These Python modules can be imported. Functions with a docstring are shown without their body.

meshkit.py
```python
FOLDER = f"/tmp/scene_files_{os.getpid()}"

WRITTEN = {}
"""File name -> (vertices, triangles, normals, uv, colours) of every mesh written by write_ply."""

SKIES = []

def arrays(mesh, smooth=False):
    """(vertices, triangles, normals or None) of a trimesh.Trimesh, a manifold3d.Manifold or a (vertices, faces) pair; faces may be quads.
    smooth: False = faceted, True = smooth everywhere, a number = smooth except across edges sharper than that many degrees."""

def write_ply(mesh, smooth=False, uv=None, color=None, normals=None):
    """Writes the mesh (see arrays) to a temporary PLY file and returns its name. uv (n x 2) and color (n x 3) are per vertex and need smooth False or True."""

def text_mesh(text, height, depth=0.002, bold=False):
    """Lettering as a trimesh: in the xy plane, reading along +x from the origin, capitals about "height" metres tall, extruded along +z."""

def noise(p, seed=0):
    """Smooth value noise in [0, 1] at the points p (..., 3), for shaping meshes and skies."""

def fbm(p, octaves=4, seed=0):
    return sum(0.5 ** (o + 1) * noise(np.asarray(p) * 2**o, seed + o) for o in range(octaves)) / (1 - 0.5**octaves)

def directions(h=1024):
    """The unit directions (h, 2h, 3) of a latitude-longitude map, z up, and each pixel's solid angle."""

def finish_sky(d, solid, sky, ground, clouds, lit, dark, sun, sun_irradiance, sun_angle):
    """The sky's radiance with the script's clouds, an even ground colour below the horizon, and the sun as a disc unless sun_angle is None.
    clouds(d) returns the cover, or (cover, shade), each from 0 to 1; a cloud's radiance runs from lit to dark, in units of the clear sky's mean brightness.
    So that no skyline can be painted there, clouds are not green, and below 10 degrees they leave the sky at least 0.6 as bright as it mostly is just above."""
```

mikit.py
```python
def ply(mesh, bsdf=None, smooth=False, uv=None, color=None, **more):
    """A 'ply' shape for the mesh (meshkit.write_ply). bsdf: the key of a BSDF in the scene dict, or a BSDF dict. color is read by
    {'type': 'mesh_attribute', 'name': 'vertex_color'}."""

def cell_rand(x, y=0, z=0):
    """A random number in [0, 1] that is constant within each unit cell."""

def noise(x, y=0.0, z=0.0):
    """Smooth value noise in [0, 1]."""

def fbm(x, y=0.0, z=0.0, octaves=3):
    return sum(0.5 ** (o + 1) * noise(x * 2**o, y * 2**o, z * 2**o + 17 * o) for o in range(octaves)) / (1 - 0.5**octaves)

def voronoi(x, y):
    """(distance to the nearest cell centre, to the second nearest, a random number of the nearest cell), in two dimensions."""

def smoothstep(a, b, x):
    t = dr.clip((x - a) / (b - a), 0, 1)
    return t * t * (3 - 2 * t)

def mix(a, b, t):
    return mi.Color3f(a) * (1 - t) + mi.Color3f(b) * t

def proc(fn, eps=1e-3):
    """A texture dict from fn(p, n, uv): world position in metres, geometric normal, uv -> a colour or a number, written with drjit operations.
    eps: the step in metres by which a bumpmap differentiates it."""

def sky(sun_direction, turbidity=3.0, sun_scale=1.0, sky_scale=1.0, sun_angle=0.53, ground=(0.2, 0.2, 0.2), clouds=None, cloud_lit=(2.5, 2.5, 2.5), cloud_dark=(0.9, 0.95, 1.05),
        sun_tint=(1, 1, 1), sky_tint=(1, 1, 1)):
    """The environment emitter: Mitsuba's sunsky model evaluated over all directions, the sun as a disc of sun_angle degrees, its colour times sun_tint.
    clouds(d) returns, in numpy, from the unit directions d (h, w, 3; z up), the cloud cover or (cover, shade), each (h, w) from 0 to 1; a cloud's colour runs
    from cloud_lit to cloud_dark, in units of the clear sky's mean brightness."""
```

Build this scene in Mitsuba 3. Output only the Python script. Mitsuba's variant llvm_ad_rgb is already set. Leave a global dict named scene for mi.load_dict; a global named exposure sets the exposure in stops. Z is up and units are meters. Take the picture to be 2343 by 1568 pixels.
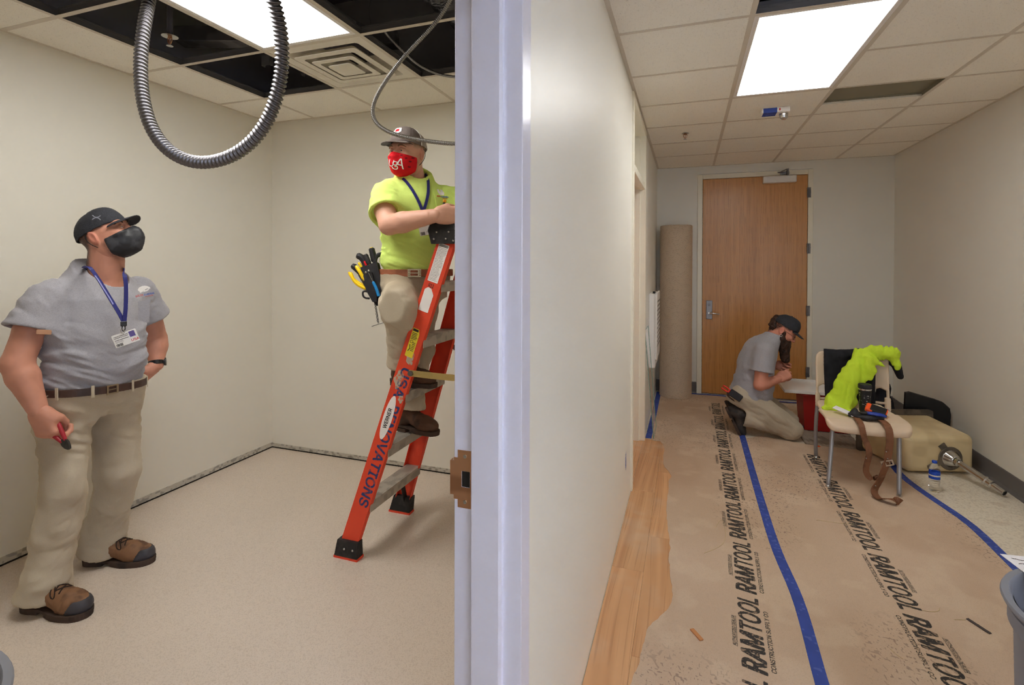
import math, random
import numpy as np, trimesh, manifold3d as m3, shapely, shapely.geometry as sg
import mitsuba as mi, drjit as dr
import mikit, meshkit
from mikit import noise, fbm, mix, smoothstep, cell_rand, proc, voronoi

T = mi.ScalarTransform4f
scene, labels = {}, {}
random.seed(7)

# ------------------------------------------------------------------ camera, light, exposure
SKY_SCALE = 50.0
EYE = np.array([0.0, 0.0, 1.497])
FOC, PPX, PPY = 1159.6, 1171.5, 617.6
YAW, PITCH, ROLL = .33357, .010355, .00246


def camera_axes():
    c, s = math.cos(YAW), math.sin(YAW)
    rz = np.array([[c, s, 0], [-s, c, 0], [0, 0, 1]])
    b = np.array([[1, 0, 0], [0, 0, -1], [0, 1, 0.0]])
    c, s = math.cos(PITCH), math.sin(PITCH)
    rx = np.array([[1, 0, 0], [0, c, -s], [0, s, c]])
    c, s = math.cos(ROLL), math.sin(ROLL)
    rr = np.array([[c, -s, 0], [s, c, 0], [0, 0, 1]])
    return rr @ rx @ b @ rz


CAM = camera_axes()
_m = np.eye(4)
_m[:3, 0], _m[:3, 1], _m[:3, 2], _m[:3, 3] = -CAM[0], -CAM[1], CAM[2], EYE
scene['camera'] = {'type': 'perspective', 'fov': math.degrees(2 * math.atan(1171.5 / FOC)), 'fov_axis': 'x', 'near_clip': 0.02, 'far_clip': 60.0,
                   'principal_point_offset_x': 0.0, 'principal_point_offset_y': (784 - PPY) / 1568, 'to_world': T(_m)}
exposure = 0.2
# daylight through an unseen right-wall window, placed to light the partition and door jamb
scene['sky'] = mikit.sky((-.7, .3, .55), turbidity=3.0, sun_scale=0.0, sky_scale=SKY_SCALE, ground=(.45, .47, .5), sky_tint=(1.2, 1.0, .8), clouds=lambda d: np.full(d.shape[:2], .9), cloud_lit=(1.95, 2.2, 2.8))
ROOM_LIGHT = [14.0, 13.7, 13.0]      # the two panels in view
CORRIDOR_LIGHT = [9.0, 8.9, 8.6]
UNSEEN_NEAR_LIGHT = [8.0, 8.3, 9.4]      # unseen cooler panel behind the camera, placed to light the jamb and near wall


# ------------------------------------------------------------------ helpers
def split_sharp(mesh, angle):
    """The mesh with its vertices split along edges sharper than the angle."""
    from scipy.sparse import coo_matrix
    from scipy.sparse.csgraph import connected_components
    v, inv = np.unique(np.round(np.asarray(mesh.vertices), 7), axis=0, return_inverse=True)
    f = inv.reshape(-1)[np.asarray(mesh.faces)]
    f = f[(f[:, 0] != f[:, 1]) & (f[:, 1] != f[:, 2]) & (f[:, 0] != f[:, 2])]
    n = np.cross(v[f[:, 1]] - v[f[:, 0]], v[f[:, 2]] - v[f[:, 0]])
    n /= np.maximum(np.linalg.norm(n, axis=1, keepdims=True), 1e-15)
    m = len(f)
    e = np.concatenate([np.c_[f[:, a], f[:, (a + 1) % 3], np.arange(m), np.full(m, a)] for a in range(3)])
    lo, hi = np.minimum(e[:, 0], e[:, 1]), np.maximum(e[:, 0], e[:, 1])
    o = np.lexsort((hi, lo))
    e, lo, hi = e[o], lo[o], hi[o]
    s = np.flatnonzero((lo[1:] == lo[:-1]) & (hi[1:] == hi[:-1]))
    A, B = e[s], e[s + 1]
    ok = (n[A[:, 2]] * n[B[:, 2]]).sum(1) > math.cos(math.radians(angle))
    A, B = A[ok], B[ok]
    r, c = [], []
    for vert in (0, 1):
        va = A[:, vert]
        ca = A[:, 2] * 3 + (A[:, 3] + vert) % 3
        kb = np.argmax(f[B[:, 2]] == va[:, None], 1)
        r.append(ca)
        c.append(B[:, 2] * 3 + kb)
    r, c = np.concatenate(r), np.concatenate(c)
    lab = connected_components(coo_matrix((np.ones(len(r)), (r, c)), shape=(3 * m, 3 * m)), directed=False)[1]
    nv = np.zeros((lab.max() + 1, 3))
    nv[lab] = v[f.reshape(-1)]
    return trimesh.Trimesh(nv, lab.reshape(-1, 3), process=False)


def put(key, mesh, bsdf, smooth=False, **more):
    while key in scene:
        stem, _, n = key.rpartition('_')
        key = f'{stem}_{int(n) + 1:03d}' if n.isdigit() and len(n) == 3 else key + '_001'
    if smooth is not True and smooth:
        mesh, smooth = split_sharp(mesh, smooth), True
    scene[key] = mikit.ply(mesh, bsdf, smooth, **more)
    return key


def tag(key, label=None, cat=None, group=None, kind=None):
    e = labels.setdefault(key, {})
    for k, v in (('label', label), ('category', cat), ('group', group), ('kind', kind)):
        if v:
            e[k] = v
    return key


def fresh(key):
    """The next free name of a thing whose parts follow."""
    used = set(labels) | set(scene) | {k.split('__')[0] for k in scene}
    while key in used:
        stem, _, n = key.rpartition('_')
        key = f'{stem}_{int(n) + 1:03d}' if n.isdigit() and len(n) == 3 else key + '_001'
    labels[key] = {}
    return key


def cat_(ms):
    return trimesh.util.concatenate([m for m in ms if m is not None])


def box(x0, x1, y0, y1, z0, z1):
    m = trimesh.creation.box((abs(x1 - x0), abs(y1 - y0), abs(z1 - z0)))
    m.apply_translation(((x0 + x1) / 2, (y0 + y1) / 2, (z0 + z1) / 2))
    return m


def tm(man):
    m = man.to_mesh()
    return trimesh.Trimesh(np.asarray(m.vert_properties)[:, :3], np.asarray(m.tri_verts), process=False)


def man(mesh):
    return m3.Manifold(m3.Mesh(np.asarray(mesh.vertices, np.float32), np.asarray(mesh.faces, np.uint32)))


def rbox(x0, x1, y0, y1, z0, z1, r=.004):
    """A box with chamfered edges."""
    v = []
    for a in (0, 1):
        for b in (0, 1):
            for c in (0, 1):
                X, Y, Z = (x0, x1)[a], (y0, y1)[b], (z0, z1)[c]
                sx, sy, sz = (1, -1)[a] * r, (1, -1)[b] * r, (1, -1)[c] * r
                v += [(X + sx, Y + sy, Z), (X + sx, Y, Z + sz), (X, Y + sy, Z + sz)]
    return trimesh.convex.convex_hull(np.array(v))


def frame(d, up=(0, 0, 1)):
    """Rotation whose columns are x = d, y, z (z near up)."""
    d = np.asarray(d, float) / np.linalg.norm(d)
    u = np.asarray(up, float)
    if abs(d @ u) > .999 * np.linalg.norm(u):
        u = np.array([1.0, 0, 0])
    y = np.cross(u, d)
    y /= np.linalg.norm(y)
    return np.stack([d, y, np.cross(d, y)], 1)


def place(mesh, o, R=None, s=1.0):
    m = mesh.copy()
    v = np.asarray(m.vertices) * s
    if R is not None:
        v = v @ np.asarray(R).T
    m.vertices = v + np.asarray(o, float)
    return m


def rotz(a):
    c, s = math.cos(a), math.sin(a)
    return np.array([[c, -s, 0], [s, c, 0], [0, 0, 1.0]])


def roty(a):
    c, s = math.cos(a), math.sin(a)
    return np.array([[c, 0, s], [0, 1, 0], [-s, 0, c]])


def rotx(a):
    c, s = math.cos(a), math.sin(a)
    return np.array([[1, 0, 0], [0, c, -s], [0, s, c]])


def grid_faces(n, m, wrap_n=False, wrap_m=True):
    f = []
    for i in range(n if wrap_n else n - 1):
        for j in range(m if wrap_m else m - 1):
            a, b = i * m + j, i * m + (j + 1) % m
            c, d = ((i + 1) % n) * m + j, ((i + 1) % n) * m + (j + 1) % m
            f += [(a, b, d), (a, d, c)]
    return f


def lathe(profile, n=32):
    """Profile of (r, z), turned about z."""
    p = np.asarray(profile, float)
    a = np.arange(n) * 2 * np.pi / n
    v = np.stack([p[:, None, 0] * np.cos(a), p[:, None, 0] * np.sin(a), np.repeat(p[:, None, 1], n, 1)], -1).reshape(-1, 3)
    f = grid_faces(len(p), n)
    return trimesh.Trimesh(v, np.array(f), process=False)


def frames_along(p, up=None):
    p = np.asarray(p, float)
    t = np.gradient(p, axis=0)
    t /= np.maximum(np.linalg.norm(t, axis=1, keepdims=True), 1e-12)
    n = np.zeros_like(t)
    u = np.asarray(up if up is not None else ([0, 0, 1] if abs(t[0, 2]) < .9 else [1, 0, 0]), float)
    for i in range(len(p)):
        if up is not None:
            u = np.asarray(up[i] if np.ndim(up) == 2 else up, float)
        u = u - t[i] * (u @ t[i])
        u /= max(np.linalg.norm(u), 1e-9)
        n[i] = u
    return t, n, np.cross(t, n)


def tube(pts, r, n=10, caps=True, up=None):
    p = np.asarray(pts, float)
    r = np.broadcast_to(np.asarray(r, float), (len(p),))
    t, a, b = frames_along(p, up)
    ang = np.arange(n) * 2 * np.pi / n
    v = p[:, None] + r[:, None, None] * (a[:, None] * np.cos(ang)[None, :, None] + b[:, None] * np.sin(ang)[None, :, None])
    v = v.reshape(-1, 3)
    f = grid_faces(len(p), n)
    if caps:
        k = len(v)
        v = np.vstack([v, p[:1], p[-1:]])
        e = (len(p) - 1) * n
        f += [(k, (j + 1) % n, j) for j in range(n)] + [(k + 1, e + j, e + (j + 1) % n) for j in range(n)]
    return trimesh.Trimesh(v, np.array(f), process=False)


def sweep(pts, section, up=None, caps=True):
    """Sweeps a closed 2-D section ((a, b): a along the path's normal, b across) along a path."""
    p = np.asarray(pts, float)
    s = np.asarray(section, float)
    t, a, b = frames_along(p, up)
    v = (p[:, None] + a[:, None] * s[None, :, :1] + b[:, None] * s[None, :, 1:]).reshape(-1, 3)
    n = len(s)
    f = grid_faces(len(p), n)
    if caps:
        tv, tri = trimesh.creation.triangulate_polygon(sg.Polygon(s), engine='earcut')
        tri = np.argmin(((np.asarray(tv)[:, None] - s[None]) ** 2).sum(-1), 1)[np.asarray(tri)]
        e = (len(p) - 1) * n
        f += [tuple(x[::-1]) for x in tri] + [tuple(x + e) for x in tri]
    m = trimesh.Trimesh(v, np.array(f), process=False)
    return m


def ribbon(pts, up, w, t=.002):
    """A strap: up is the strap's face normal at each point."""
    return sweep(pts, [(-t / 2, -w / 2), (t / 2, -w / 2), (t / 2, w / 2), (-t / 2, w / 2)], up)


def spline(pts, n=40, closed=False):
    from scipy.interpolate import CubicSpline
    p = np.asarray(pts, float)
    if closed:
        p = np.vstack([p, p[:1]])
    d = np.r_[0, np.cumsum(np.linalg.norm(np.diff(p, axis=0), axis=1))]
    c = CubicSpline(d, p, bc_type='periodic' if closed else 'natural')
    return c(np.linspace(0, d[-1], n))


def prism(poly, h, z=0.0):
    """Extrudes a shapely polygon (or a list of points) upwards from z."""
    poly = poly if hasattr(poly, 'geoms') or hasattr(poly, 'exterior') else sg.Polygon(poly)
    ms = [trimesh.creation.extrude_polygon(g, h, engine='earcut') for g in getattr(poly, 'geoms', [poly])]
    m = cat_(ms)
    m.apply_translation((0, 0, z))
    return m


def text(s, height, depth=.0008, bold=False, slant=0.0, stretch=1.0):
    m = meshkit.text_mesh(s, height, depth, bold)
    v = np.array(m.vertices)
    v[:, 0] = v[:, 0] * stretch + v[:, 1] * slant
    m.vertices = v
    return m


def text_fit(s, width, height, depth=.0008, bold=False, slant=0.0):
    m = text(s, height, depth, bold, slant)
    v = np.array(m.vertices)
    lo, hi = v[:, 0].min(), v[:, 0].max()
    v[:, 0] = (v[:, 0] - lo) * width / (hi - lo)
    m.vertices = v
    return m


# ------------------------------------------------------------------ implicit surfaces (bodies, cloth)
def sdf_mesh(f, lo, hi, h, margin=1.0):
    """Surface nets of the zero set of f (points (n, 3) -> distances)."""
    lo, hi = np.asarray(lo, float), np.asarray(hi, float)
    n = np.ceil((hi - lo) / h / 4).astype(int) * 4 + 1
    cn = (n - 1) // 4 + 1
    C = np.stack(np.meshgrid(*[lo[k] + np.arange(cn[k]) * 4 * h for k in range(3)], indexing='ij'), -1).reshape(-1, 3)
    dc = f(C).reshape(cn)
    near = np.abs(dc) < 4 * h * 1.8 * margin + .012
    nb = np.zeros(tuple(cn - 1), bool)
    neg = np.zeros(tuple(cn - 1), bool)
    for a in (0, 1):
        for b in (0, 1):
            for c in (0, 1):
                s = tuple(slice(k, k + m - 1) for k, m in zip((a, b, c), cn))
                nb |= near[s]
                neg |= dc[s] < 0
    D = np.repeat(np.repeat(np.repeat(np.where(neg, -1.0, 1.0), 4, 0), 4, 1), 4, 2)
    D = np.pad(D, ((0, 1), (0, 1), (0, 1)), mode='edge')
    mask = np.repeat(np.repeat(np.repeat(nb, 4, 0), 4, 1), 4, 2)
    mask = np.pad(mask, ((0, 1), (0, 1), (0, 1)), mode='edge')
    m2 = mask.copy()
    for ax in range(3):
        s1 = [slice(None)] * 3; s2 = [slice(None)] * 3
        s1[ax], s2[ax] = slice(1, None), slice(None, -1)
        m2[tuple(s1)] |= mask[tuple(s2)]
        mask = m2.copy()
    idx = np.argwhere(mask)
    val = np.empty(len(idx))
    for s in range(0, len(idx), 400000):
        val[s:s + 400000] = f(lo + idx[s:s + 400000] * h)
    D[mask] = val
    D[np.abs(D) < 1e-7] = 1e-7
    for ax in range(3):                                   # closed at the bounds
        for e in (0, -1):
            s = [slice(None)] * 3
            s[ax] = e
            D[tuple(s)] = np.maximum(D[tuple(s)], 1e-4)
    S = D < 0
    cells = np.zeros(tuple(np.array(D.shape) - 1), np.int8)
    for a in (0, 1):
        for b in (0, 1):
            for c in (0, 1):
                cells += S[tuple(slice(k, k + m - 1) for k, m in zip((a, b, c), D.shape))]
    act = np.argwhere((cells > 0) & (cells < 8))
    ids = -np.ones(cells.shape, np.int64)
    ids[tuple(act.T)] = np.arange(len(act))
    acc, cnt = np.zeros((len(act), 3)), np.zeros(len(act))
    for ax in range(3):
        o = [k for k in range(3) if k != ax]
        for a in (0, 1):
            for b in (0, 1):
                p = act.copy()
                p[:, o[0]] += a
                p[:, o[1]] += b
                q = p.copy()
                q[:, ax] += 1
                d0, d1 = D[tuple(p.T)], D[tuple(q.T)]
                x = (d0 < 0) != (d1 < 0)
                t = d0[x] / (d0[x] - d1[x])
                c = p[x].astype(float)
                c[:, ax] += t
                acc[x] += c
                cnt[x] += 1
    v = lo + acc / np.maximum(cnt, 1)[:, None] * h
    F = []
    for ax in range(3):
        o = [(ax + 1) % 3, (ax + 2) % 3]
        s0 = [slice(None)] * 3
        s1 = [slice(None)] * 3
        s0[ax], s1[ax] = slice(None, -1), slice(1, None)
        x = S[tuple(s0)] != S[tuple(s1)]
        e = np.argwhere(x)
        ok = np.ones(len(e), bool)
        for k in o:
            ok &= (e[:, k] > 0) & (e[:, k] < D.shape[k] - 1)
        e = e[ok]
        flip = S[tuple(s0)][tuple(e.T)]
        q = []
        for a, b in ((-1, -1), (0, -1), (0, 0), (-1, 0)):
            c = e.copy()
            c[:, o[0]] += a
            c[:, o[1]] += b
            q.append(ids[tuple(c.T)])
        q = np.stack(q, 1)
        q[~flip] = q[~flip][:, ::-1]
        F.append(q)
    F = np.vstack(F)
    F = np.vstack([F[:, [0, 1, 2]], F[:, [0, 2, 3]]])
    return trimesh.Trimesh(v, F, process=False)


def smin(a, b, k):
    if k <= 0:
        return np.minimum(a, b)
    h = np.maximum(k - np.abs(a - b), 0) / k
    return np.minimum(a, b) - h * h * k * .25


def smax(a, b, k):
    return -smin(-a, -b, k)


def cone(P, a, b, r0, r1):
    a, b = np.asarray(a, float), np.asarray(b, float)
    ba = b - a
    t = np.clip((P - a) @ ba / (ba @ ba), 0, 1)
    return np.linalg.norm(P - a - t[:, None] * ba, axis=1) - (r0 + (r1 - r0) * t)


def chain(P, pts, rs, k=0.0):
    d = None
    for i in range(len(pts) - 1):
        e = cone(P, pts[i], pts[i + 1], rs[i], rs[i + 1])
        d = e if d is None else smin(d, e, k)
    return d


def ell(P, c, r, R=None):
    q = P - np.asarray(c, float)
    if R is not None:
        q = q @ R
    r = np.asarray(r, float)
    k0 = np.linalg.norm(q / r, axis=1)
    k1 = np.linalg.norm(q / (r * r), axis=1)
    return k0 * (k0 - 1) / np.maximum(k1, 1e-9)


def loft(P, o, R, prof, e=2.2):
    """Rows of prof: (height along z, centre x, half depth front, half depth back, half width[, centre y]) in the frame R (x front, y left, z up)."""
    q = (P - np.asarray(o, float)) @ R
    pr = np.asarray(prof, float)
    z = q[:, 2]
    g = lambda k: np.interp(z, pr[:, 0], pr[:, k])
    x, y = q[:, 0] - g(1), q[:, 1] - (g(5) if pr.shape[1] > 5 else 0)
    a = np.where(x > 0, g(2), g(3))
    b = g(4)
    rr = (np.abs(x / a) ** e + np.abs(y / b) ** e) ** (1 / e)
    d = (rr - 1) * np.minimum(a, b)
    return np.maximum(d, np.maximum(pr[0, 0] - z, z - pr[-1, 0]))


def folds(p, seed=0):
    """Cloth folds in several sizes, about -1 to 1."""
    p = np.asarray(p)
    return (ridges(p, 1.0, seed) + .5 * ridges(p * 2.1 + 3.7, 1.0, seed + 1) + .25 * ridges(p * 4.3 + 1.3, 1.0, seed + 2)) / 1.3


def ridges(p, s, seed=0):
    """Fold-like noise from -1 to 1."""
    n = meshkit.noise(np.asarray(p) * s, seed)
    return 1 - 2 * np.abs(2 * n - 1)
# ------------------------------------------------------------------ materials
def C(r, g=None, b=None):
    """An sRGB colour (0-255) as linear reflectance."""
    v = np.array([r, g, b] if g is not None else [r] * 3, float) / 255
    return [float(x) for x in np.where(v <= .04045, v / 12.92, ((v + .055) / 1.055) ** 2.4)]


def mat(name, col, rough=.5, spec=.5, bump=None, bscale=1.0, eps=1e-3, kind='principled', **kw):
    col = col if isinstance(col, dict) else {'type': 'rgb', 'value': col}
    if kind == 'diffuse':
        b = {'type': 'diffuse', 'reflectance': col}
    else:
        b = {'type': 'principled', 'base_color': col, 'roughness': rough, 'specular': spec, **kw}
    if bump is not None:
        b = {'type': 'bumpmap', 'arbitrary': proc(bump, eps), 'scale': bscale, 'bsdf': b}
    scene[name] = {'type': 'twosided', 'bsdf': b}


def speckle(base, dark, f, lo, hi, amt, cloud=.05, cf=3.0):
    def fn(p, n, uv):
        s = noise(p.x * f, p.y * f, p.z * f)
        k = smoothstep(lo, hi, s) * amt
        c = mix(base, dark, k)
        return c * (1 - cloud + 2 * cloud * noise(p.x * cf, p.y * cf, p.z * cf + 5))
    return proc(fn)


mat('mat_wall', C(222, 218, 207), .45, .35)
mat('mat_wall_corridor', C(222, 220, 211), .38, .4)
mat('mat_frame', C(204, 205, 220), .22, .5, clearcoat=.3, clearcoat_gloss=.9)
mat('mat_frame_cream', C(230, 226, 210), .3, .5)
mat('mat_plaster', speckle(C(186, 180, 168), C(132, 126, 116), 60, .5, .7, .8, .12, 9), .9, .1)
mat('mat_gap', C(34, 31, 28), .8, .1)
mat('mat_rubber_base', C(98, 94, 93), .5, .4)
mat('mat_tile', speckle(C(228, 223, 212), C(158, 151, 140), 330, .74, .84, .5, .02), .9, .1)
mat('mat_tee', C(200, 191, 177), .5, .3)
mat('mat_tee_stem', C(112, 110, 110), .4, .4, metallic=.4)
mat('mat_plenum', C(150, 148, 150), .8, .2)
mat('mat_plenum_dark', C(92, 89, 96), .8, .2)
mat('mat_olive', C(128, 122, 104), .8, .1)
mat('mat_vent', C(216, 210, 198), .45, .3)
mat('mat_black_foil', C(84, 84, 90), .22, .9, metallic=.8, bump=lambda p, n, uv: fbm(p.x * 40, p.y * 40, p.z * 90) * .012, bscale=1.0)
mat('mat_steel', C(178, 176, 172), .28, .5, metallic=1.0)
mat('mat_steel_dull', C(128, 126, 128), .36, .5, metallic=1.0)
mat('mat_galvanised', speckle(C(120, 118, 120), C(96, 95, 98), 14, .4, .6, .8), .5, .5, metallic=.6)
mat('mat_brass', speckle(C(184, 140, 108), C(150, 108, 80), 25, .4, .7, .8), .33, .5, metallic=.9)
mat('mat_chrome', C(205, 204, 202), .1, .5, metallic=1.0)
mat('mat_white_plastic', C(222, 219, 216), .4, .4)
mat('mat_black_plastic', C(24, 24, 26), .42, .4)
mat('mat_blue_tape', speckle(C(56, 74, 148), C(96, 110, 172), 70, .66, .8, .5, .12, 20), .55, .2)
mat('mat_glow', C(235, 235, 235), .6, .2)
mat('mat_floor_sheet', speckle(C(200, 186, 172), C(180, 165, 150), 330, .5, .75, .5, .03, 2.5), .36, .42)


def vinyl(p, n, uv):
    c = mix(C(214, 205, 188), C(190, 180, 162), smoothstep(.55, .75, noise(p.x * 120, p.y * 120)) * .6)
    dirt = smoothstep(.58, .8, fbm(p.x * 7, p.y * 7, 1.0)) * .35
    return mix(c, C(170, 150, 128), dirt)


mat('mat_floor_vinyl', proc(vinyl), .3, .45)


def door_grain(p, n, uv):
    g = noise(p.x * 90 + 3 * noise(p.x * 8, p.z * .8), p.z * 2.2)
    b = noise(p.x * 14, p.z * .7, 2)
    c = mix(C(196, 140, 78), C(178, 120, 60), g * .6 + b * .4)
    return mix(c, C(152, 98, 46), smoothstep(.62, .8, noise(p.x * 260, p.z * 9)) * .35)


mat('mat_door', proc(door_grain), .3, .5, clearcoat=.25, clearcoat_gloss=.8)


def plank_grain(k):
    def fn(p, n, uv):
        w = noise(p.x * 7 + k * 7, p.y * .9, k)
        g = noise(p.x * 42 + w * 3 + k * 11, p.y * 1.1, k * 3.1)
        ring = noise(p.x * 240 + w * 14 + k * 5, p.y * 3.0, 4 + k)
        c = mix(C(204, 158, 114), C(184, 134, 92), g)
        c = mix(c, C(152, 104, 66), smoothstep(.60, .9, ring) * .38)
        d = smoothstep(.5, .8, fbm(p.x * 6, p.y * 6, 3.3)) * .35
        return mix(c * (.93 + .05 * k), C(200, 184, 164), d)
    return proc(fn)


for _k in range(3):
    mat(f'mat_plank_{_k}', plank_grain(_k), .42, .4)


def board(p, n, uv):
    c = mix(C(192, 168, 146), C(182, 157, 133), noise(p.x * 2.2, p.y * 2.2))
    c = mix(c, C(166, 136, 110), smoothstep(.45, .75, fbm(p.x * 3.1 + 4, p.y * 2.1, 7.0)) * .35)
    c = mix(c, C(204, 184, 160), smoothstep(.5, .72, fbm(p.x * 8, p.y * 8, 2.0)) * .3)
    zone = smoothstep(.38, .66, noise(p.x * 2.4, p.y * 1.8, 5))
    specks = smoothstep(.80, .87, noise(p.x * 160, p.y * 90, 9)) * zone
    specks2 = smoothstep(.83, .88, noise(p.x * 80 + p.y * 40, p.y * 75, 4)) * zone * .8
    c = mix(c, C(116, 94, 82), dr.maximum(specks, specks2) * .6)
    return mix(c, C(156, 130, 108), smoothstep(.55, .8, noise(p.x * 420, p.y * 420)) * .2)


mat('mat_board', proc(board), .75, .15)
mat('mat_print', speckle(C(60, 56, 54), C(150, 126, 104), 160, .6, .72, .7, .05), .8, .1)

# ------------------------------------------------------------------ the rooms
HC, HS = 2.64, 3.5              # ceiling, slab
XL, XP0, XP1, XR = -3.2, -.486, -.349, 2.03
YF, YB, YC, YN = -1.1, 3.26, 6.29, -3.2     # left room front and back, corridor back and near end


def structure(key, mesh, m, label=None, **kw):
    return tag(put(key, mesh, m, **kw), label, kind='structure')


structure('floor', box(XL - .1, XP1 - .03, YF - .1, YB + .12, -.06, 0), 'mat_floor_sheet', 'beige speckled sheet floor of the room on the left')
structure('floor_corridor', cat_([box(XP1 - .03, XR + .1, YN - .1, YC + .2, -.066, -.004), box(-1.6, XP1 - .03, YB + .12, YC + .2, -.066, -.004)]), 'mat_floor_vinyl', 'pale vinyl floor along the right side of the corridor')
structure('wall_left', box(XL - .1, XL, YF, YB, 0, HC + .02), 'mat_wall', 'cream left wall behind the man in the black mask')
structure('wall_back', box(XL - .1, XP0, YB, YB + .12, 0, HC + .02), 'mat_wall', 'cream back wall of the room behind the ladder')
structure('wall_front', box(XL - .1, XP0, YF - .1, YF, 0, HC + .02), 'mat_wall')
DH = 2.134
part = [box(XP0, XP1, YF - 2.1, .07, 0, HC + .02), box(XP0, XP1, .07, 1.09, DH + .04, HC + .02), box(XP0, XP1, 1.09, 3.42, 0, HC + .02),
        box(XP0, XP1, 3.42, 4.47, 2.60, HC + .02), box(XP0, XP1, 4.47, YC, 0, HC + .02)]
structure('wall_partition', cat_(part), 'mat_wall_corridor', 'cream partition wall between the two rooms, receding into the corridor')
structure('wall_corridor_back', cat_([box(XP0, .11, YC, YC + .12, 0, HC + .02), box(1.28, XR + .1, YC, YC + .12, 0, HC + .02), box(.11, 1.28, YC, YC + .12, 2.55, HC + .02)]), 'mat_wall_corridor', 'cream end wall of the corridor around the wooden door')
W0, W1, WZ0, WZ1 = -2.35, -.45, .85, 2.30
structure('wall_right', cat_([box(XR, XR + .1, YN, W0, 0, HC + .02), box(XR, XR + .1, W1, YC + .12, 0, HC + .02), box(XR, XR + .1, W0, W1, 0, WZ0), box(XR, XR + .1, W0, W1, WZ1, HC + .02)]), 'mat_wall_corridor', 'cream right wall of the corridor')
structure('wall_near', box(XP0, XR + .1, YN - .1, YN, 0, HC + .02), 'mat_wall_corridor')
structure('wall_side_room', box(-1.5, -1.4, YB + .12, YC, 0, HC + .02), 'mat_wall_corridor')
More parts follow.
